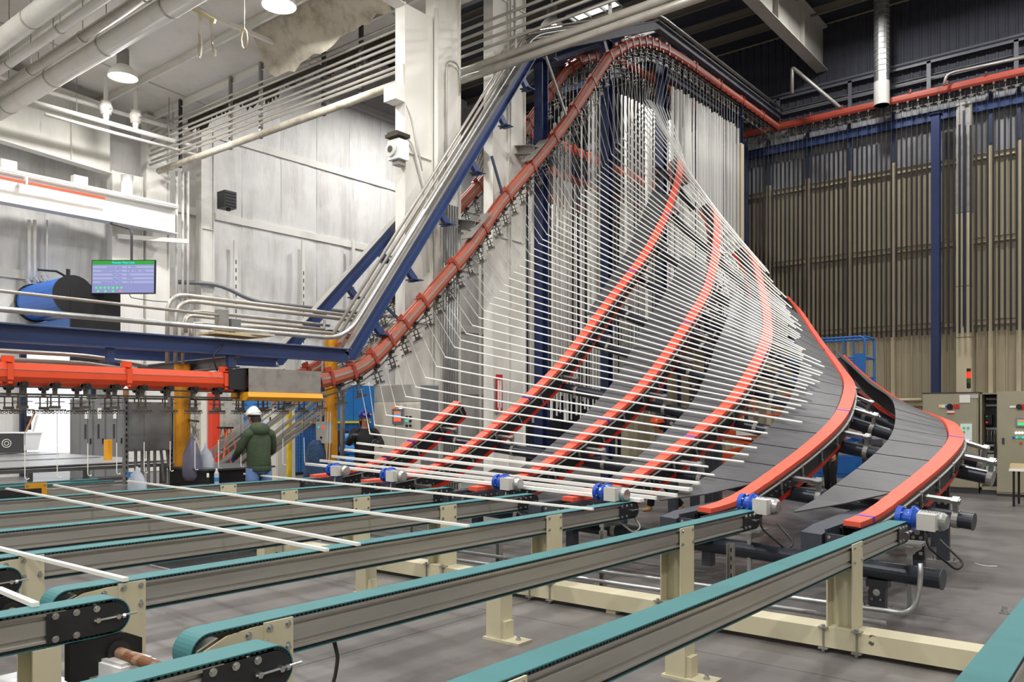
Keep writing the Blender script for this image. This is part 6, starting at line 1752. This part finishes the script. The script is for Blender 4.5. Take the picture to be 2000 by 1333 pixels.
def person(label, loc, rz, J, cloth, helmet, hair, skin_m, hands, boots, sc=1.0, head_yaw=0.0, head_pitch=0.0, glasses=False, hood=False):
    """J: joints in metres, facing +y, left is -x"""
    t = thing('person', label, 'person', loc, None, rz)
    t.scale = (sc, sc, sc)
    ORG[t.name] = V((0,0,0))
    P = lambda k: V(J[k])
    n, e = [], []
    hip = P('pelvis'); chest = P('chest'); neck = P('neck'); head = P('head')
    chain(n, e, [(hip, (.13,.10)), (hip.lerp(chest,.5), (.12,.09)), (chest, (.15,.10)), (neck-V((0,0,.05)), (.07,.07)), (neck, (.052,.055))])
    # head: jaw, mid, crown along the head axis
    R = Matrix.Rotation(head_yaw, 3, 'Z') @ Matrix.Rotation(head_pitch, 3, 'X')
    hd = lambda x, y, z: head + R @ V((x, y, z))
    chain(n, e, [(hd(0,.012,-.06), (.06,.078)), (hd(0,.005,.0), (.074,.09)), (hd(0,-.005,.055), (.074,.09)), (hd(0,-.01,.095), (.055,.065))], 4)
    for s in ('l', 'r'):
        sh, el, wr = P('sh_'+s), P('el_'+s), P('wr_'+s)
        a = chain(n, e, [(sh, .058), (sh.lerp(el,.5), .047), (el, .04), (el.lerp(wr,.4), .038), (wr, .026)], 2)
        q = J['hand_'+s]
        hand(n, e, wr, q[0], q[1], q[2], a)
        hp, kn, an = P('hip_'+s), P('kn_'+s), P('an_'+s)
        a = chain(n, e, [(hp, .085), (hp.lerp(kn,.5), .07), (kn, .054), (kn.lerp(an,.35), .054), (an, .036)], 0)
        f = J['foot_'+s]
        chain(n, e, [(an+V(f)*.3+V((0,0,-.05)), .035), (an+V(f)+V((0,0,-.065)), (.035,.025))], a)
    body = skin('body', n, e, skin_m, t)
    # face
    fc = MB()
    for x in (-.032, .032): fc.ball(hd(x,.083,.006), .0135, 8, 6)
    fc.build('eye', 'eye_white', t, True)
    fc = MB()
    for x in (-.032, .032): fc.ball(hd(x,.0935,.006), .0062, 6, 4)
    fc.build('pupil', 'hair_black', t, True)
    fc = MB(); fc.loft([[hd(-.008,.088,.018), hd(.008,.088,.018), hd(0,.096,.018)], [hd(-.012,.09,-.012), hd(.012,.09,-.012), hd(0,.116,-.014)], [hd(-.012,.088,-.022), hd(.012,.088,-.022), hd(0,.098,-.026)]])
    fc.build('nose', skin_m, t, True)
    MB().loft([[hd(x,.086-abs(x)*.35,-.044+dz) for x in (-.026,-.012,0,.012,.026)] for dz in (.004,0,-.005)], False, False, False).build('mouth', 'lip', t, True)
    fc = MB()
    for x in (-1, 1): fc.ball(hd(x*.079,-.008,-.002), .03, 8, 6, (.35,.65,1.05))
    fc.build('ear', skin_m, t, True)
    hr = MB(); hr.ball(hd(0,-.02,.03), .098, 16, 10, (.9,1.0,1.0), -.1)
    hr.loft([[hd(.09*math.cos(a)*w, -.02+.1*math.sin(a)*w, z) for a in [PI*(1.02+.96*k/10) for k in range(11)]] for w, z in ((.92,.03),(.9,-.02),(.78,-.075 if hair[1] < .2 else -.10))], False, False, False)
    if hair[1] > .2:
        hr.loft([[hd(.1*math.cos(a)*w, -.02+.11*math.sin(a)*w, z) for a in [PI*(.99+1.02*k/12) for k in range(13)]] for w, z in ((.94,.04),(.96,-.03),(.92,-.09),(.75,-.13))], False, False, False)
    hr.build('hair', hair[0], t, True)
    if helmet:
        hm = MB()
        hm.ball(hd(0,-.008,.05), .122, 20, 10, (.92,1.08,.98), .0)
        hb = MB()
        ring = []
        for k in range(24):
            a = 2*PI*k/24; r = .124 + (.045*max(0, math.sin(a))**2 if True else 0)
            ring.append((hd(.115*math.cos(a),-.005+.133*math.sin(a),.060), hd(.128*math.cos(a),-.005+(.142+.05*max(0,math.sin(a)))*math.sin(a),.049), hd(.118*math.cos(a),-.005+.136*math.sin(a),.047)))
        hb.loft([[r[0] for r in ring],[r[1] for r in ring],[r[2] for r in ring]], False)
        h = hm.build('helmet', helmet, t, True); hb.build('brim', helmet, h, True)
        rd = MB(); rd.tube([hd(0,-.005+.135*math.cos(a),.052+.124*math.sin(a)) for a in [PI*k/12 for k in range(1,12)]], .012, 6); rd.build('ridge', helmet, h, True)
        MB().ball(hd(-.075,.085,.1), .014, 8, 5).build('emblem', 'yellow', h, True)
    if glasses:
        g = MB()
        for x in (-.033,.033): g.loft([[hd(x-.026,.102,.022),hd(x+.026,.102,.022),hd(x+.024,.104,-.012),hd(x-.024,.104,-.012)],[hd(x-.026,.105,.022),hd(x+.026,.105,.022),hd(x+.024,.107,-.012),hd(x-.024,.107,-.012)]])
        g.build('safety_glasses', 'lens', t)
    # clothes
    top, legs = cloth
    def ringc(c, rx, ry, ax):
        ax = V(ax).normalized(); sx = V((1,0,0)); sx = (sx - ax*sx.dot(ax)).normalized(); sy = ax.cross(sx)
        return [c + sx*rx*math.cos(2*PI*k/20) + sy*ry*math.sin(2*PI*k/20) for k in range(20)]
    up1 = (chest-hip); up2 = (neck-chest)
    m = MB()
    lo = -.10 if hood else -.04
    m.loft([ringc(hip+V((0,0,lo)), .165, .135, (0,0,1)), ringc(hip+V((0,0,lo+.05)), .185, .15, up1), ringc(hip.lerp(chest,.35), .178, .14, up1), ringc(hip.lerp(chest,.75), .195, .145, up1),
            ringc(chest.lerp(neck,.12), .205, .14, up1+up2), ringc(chest.lerp(neck,.45), .19, .12, up2), ringc(chest.lerp(neck,.68), .125, .095, up2), ringc(chest.lerp(neck,.86), .075, .075, up2)])
    for s in ('l', 'r'):
        sh, el, wr = P('sh_'+s), P('el_'+s), P('wr_'+s)
        inn = sh.lerp(chest.lerp(neck,.45), .45)
        if J.get('sleeve', 1) == 1:
            cuff = wr-(wr-el).normalized()*.01
            m.tube(bend([inn, sh, el, cuff], .07, 4), [lerp(.085, .047, k/12)*(1 if k else .8) for k in range(14)], 12)
        else: m.tube([inn, sh, sh.lerp(el,.4), sh.lerp(el,.8)], [.07,.085,.075,.07], 12)
    m.build('jacket' if hood else 'shirt', top, t, True)
    if hood:
        hk = MB(); b = neck+V((0,-.095,-.03))
        hk.loft([[b+V((math.cos(a)*w*1.25, math.sin(a)*w*.8+dy, dz)) for a in [2*PI*k/16 for k in range(16)]] for w, dy, dz in ((.05,.02,.085),(.10,.02,.065),(.125,-.0,.01),(.105,-.02,-.06),(.04,-.02,-.12))])
        hk.build('hood', top, t, True)
        MB().loft([ringc(hip+V((0,0,z)), .178*w, .145*w, (0,0,1)) for w, z in ((1.0,-.06),(1.03,-.07),(1.03,-.13),(.97,-.14))]).build('waistband', top, t, True)
    m = MB()
    m.loft([ringc(hip+V((0,0,z)), rx, ry, (0,0,1)) for z, rx, ry in ((.03,.155,.12),(-.02,.17,.135),(-.10,.175,.14),(-.17,.14,.12))])
    for s in ('l', 'r'):
        hp, kn, an = P('hip_'+s), P('kn_'+s), P('an_'+s)
        end = an+(kn-an).normalized()*.02
        m.tube(bend([hp+V((0,0,-.02)), kn, end], .08, 4), [.10,.088,.086,.083,.08,.078,.066][:0] or [lerp(.105,.066,k/6) for k in range(7)], 12)
    m.build('trousers', legs, t, True)
    for s in ('l', 'r'):
        an = P('an_'+s); f = V(J['foot_'+s]); fl = V((f.x, f.y, 0)).normalized()
        n, e = [], []
        chain(n, e, [(an+V((0,0,.03)), .056), (an+V((0,0,-.045)), (.05,.05)), (an+f*.55+V((0,0,-.06)), (.05,.04)), (an+f+V((0,0,-.066)), (.047,.034))])
        skin('boot', n, e, boots, t, 2)
    if hands != skin_m:
        for s in ('l', 'r'):
            n, e = [], []
            wr, el = P('wr_'+s), P('el_'+s); q = J['hand_'+s]
            a = chain(n, e, [(wr+(el-wr).normalized()*.05, .037), (wr, .034)])
            k0 = len(n)
            hand(n, e, wr, q[0], q[1], q[2], a)
            n = [(p, (r*1.25 if not isinstance(r, tuple) else (r[0]*1.2, r[1]*1.3))) for p, r in n]
            skin('glove', n, e, hands, t, 2)
    return t
ST = dict(pelvis=(0,0,.97), chest=(0,-.01,1.30), neck=(0,-.01,1.50), head=(0,.02,1.635),
          sh_l=(-.19,-.01,1.42), sh_r=(.19,-.01,1.42), hip_l=(-.095,0,.93), hip_r=(.095,0,.93))
D = (0,0,-1); Fw = (0,1,0)
# man in the green hoodie, seen from behind, working at the bench on his left
J = dict(ST, pelvis=(0,0,1.0), chest=(0,.03,1.34), neck=(0,.07,1.53), head=(-.02,.13,1.655),
         el_l=(-.27,.10,1.17), wr_l=(-.21,.34,1.08), el_r=(.27,.08,1.16), wr_r=(.18,.32,1.06),
         hand_l=((.2,1,-.25),(0,.3,-1),(1,.2,0)), hand_r=((-.2,1,-.25),(0,.3,-1),(-1,.2,0)),
         kn_l=(-.11,.02,.50), kn_r=(.11,.03,.50), an_l=(-.12,-.03,.095), an_r=(.13,-.02,.095), foot_l=(-.03,.16,0), foot_r=(.03,.16,0))
p = at(506, 900, x=-11.45)
person('man in a white hard hat and green hoodie seen from behind at the bench', (p.x, p.y, 0), 1.45, J, ('hoodie','jeans'), 'helmet_white', ('hair_black', .1), 'skin_tan', 'glove_blue', 'boot_tan', 1.075, .25, -.35, False, True)
# woman in the blue helmet holding a bar end
J = dict(ST, el_l=(-.30,.10,1.16), wr_l=(-.14,.33,1.22), el_r=(.33,.14,1.20), wr_r=(.34,.38,1.34),
         hand_l=((.6,.5,.2),(.6,.3,-.8),(0,.4,1)), hand_r=((-.1,.8,.35),(-.6,.3,-.6),(-1,.1,.3)),
         kn_l=(-.10,.03,.50), kn_r=(.11,.02,.50), an_l=(-.12,-.02,.095), an_r=(.12,-.02,.095), foot_l=(-.03,.16,0), foot_r=(.04,.16,0))
p = at(712, 900, x=-12.25)
person('woman in a glittering blue helmet and black jacket gripping the bar ends', (p.x, p.y, 0), -2.0, J, ('cloth_black','cloth_black'), 'helmet_blue', ('hair_fair', .3), 'skin', 'glove_grey', 'boot_tan', 1.07, .12, -.1, True)
# person in the orange helmet walking behind the fan
J = dict(ST, pelvis=(0,0,.93), chest=(0,.05,1.26), neck=(0,.09,1.45), head=(0,.14,1.58), sleeve=0,
         sh_l=(-.19,.05,1.38), sh_r=(.19,.05,1.38), hip_l=(-.095,0,.89), hip_r=(.095,0,.89),
         el_l=(-.25,.16,1.12), wr_l=(-.17,.36,1.02), el_r=(.25,.0,1.10), wr_r=(.22,.20,.98),
         hand_l=((.2,.9,-.3),(0,.1,-1),(1,.2,0)), hand_r=((-.2,.9,-.3),(0,.1,-1),(-1,.2,0)),
         kn_l=(-.11,.22,.49), kn_r=(.11,.02,.48), an_l=(-.12,.26,.095), an_r=(.12,-.28,.10), foot_l=(-.02,.16,0), foot_r=(.02,.16,0))
p = at(1300, 1000, z=0)
person('person in an orange helmet and grey shirt stepping behind the fan of bars', (p.x, p.y, 0), 1.9, J, ('cloth_grey','cloth_black'), 'helmet_orange', ('hair_black', .1), 'skin_tan', 'skin_tan', 'boot_tan', 1.03, .1, -.2)
# person in black standing behind the second conveyor
J = dict(ST, el_l=(-.27,-.02,1.15), wr_l=(-.27,.10,.92), el_r=(.27,-.02,1.15), wr_r=(.28,.06,.90),
         hand_l=((0,.2,-1),(1,.1,-.2),(0,1,0)), hand_r=((0,.2,-1),(-1,.1,-.2),(0,1,0)),
         kn_l=(-.10,.02,.50), kn_r=(.10,.02,.50), an_l=(-.11,-.02,.095), an_r=(.11,-.02,.095), foot_l=(-.03,.16,0), foot_r=(.03,.16,0))
p = at(1622, 965, z=0)
person('person in black standing by the blue lift, mostly hidden by the second curved conveyor', (p.x, p.y, 0), 2.6, J, ('cloth_black','cloth_black'), None, ('hair_black', .1), 'skin', 'skin', 'cloth_black', 1.0)
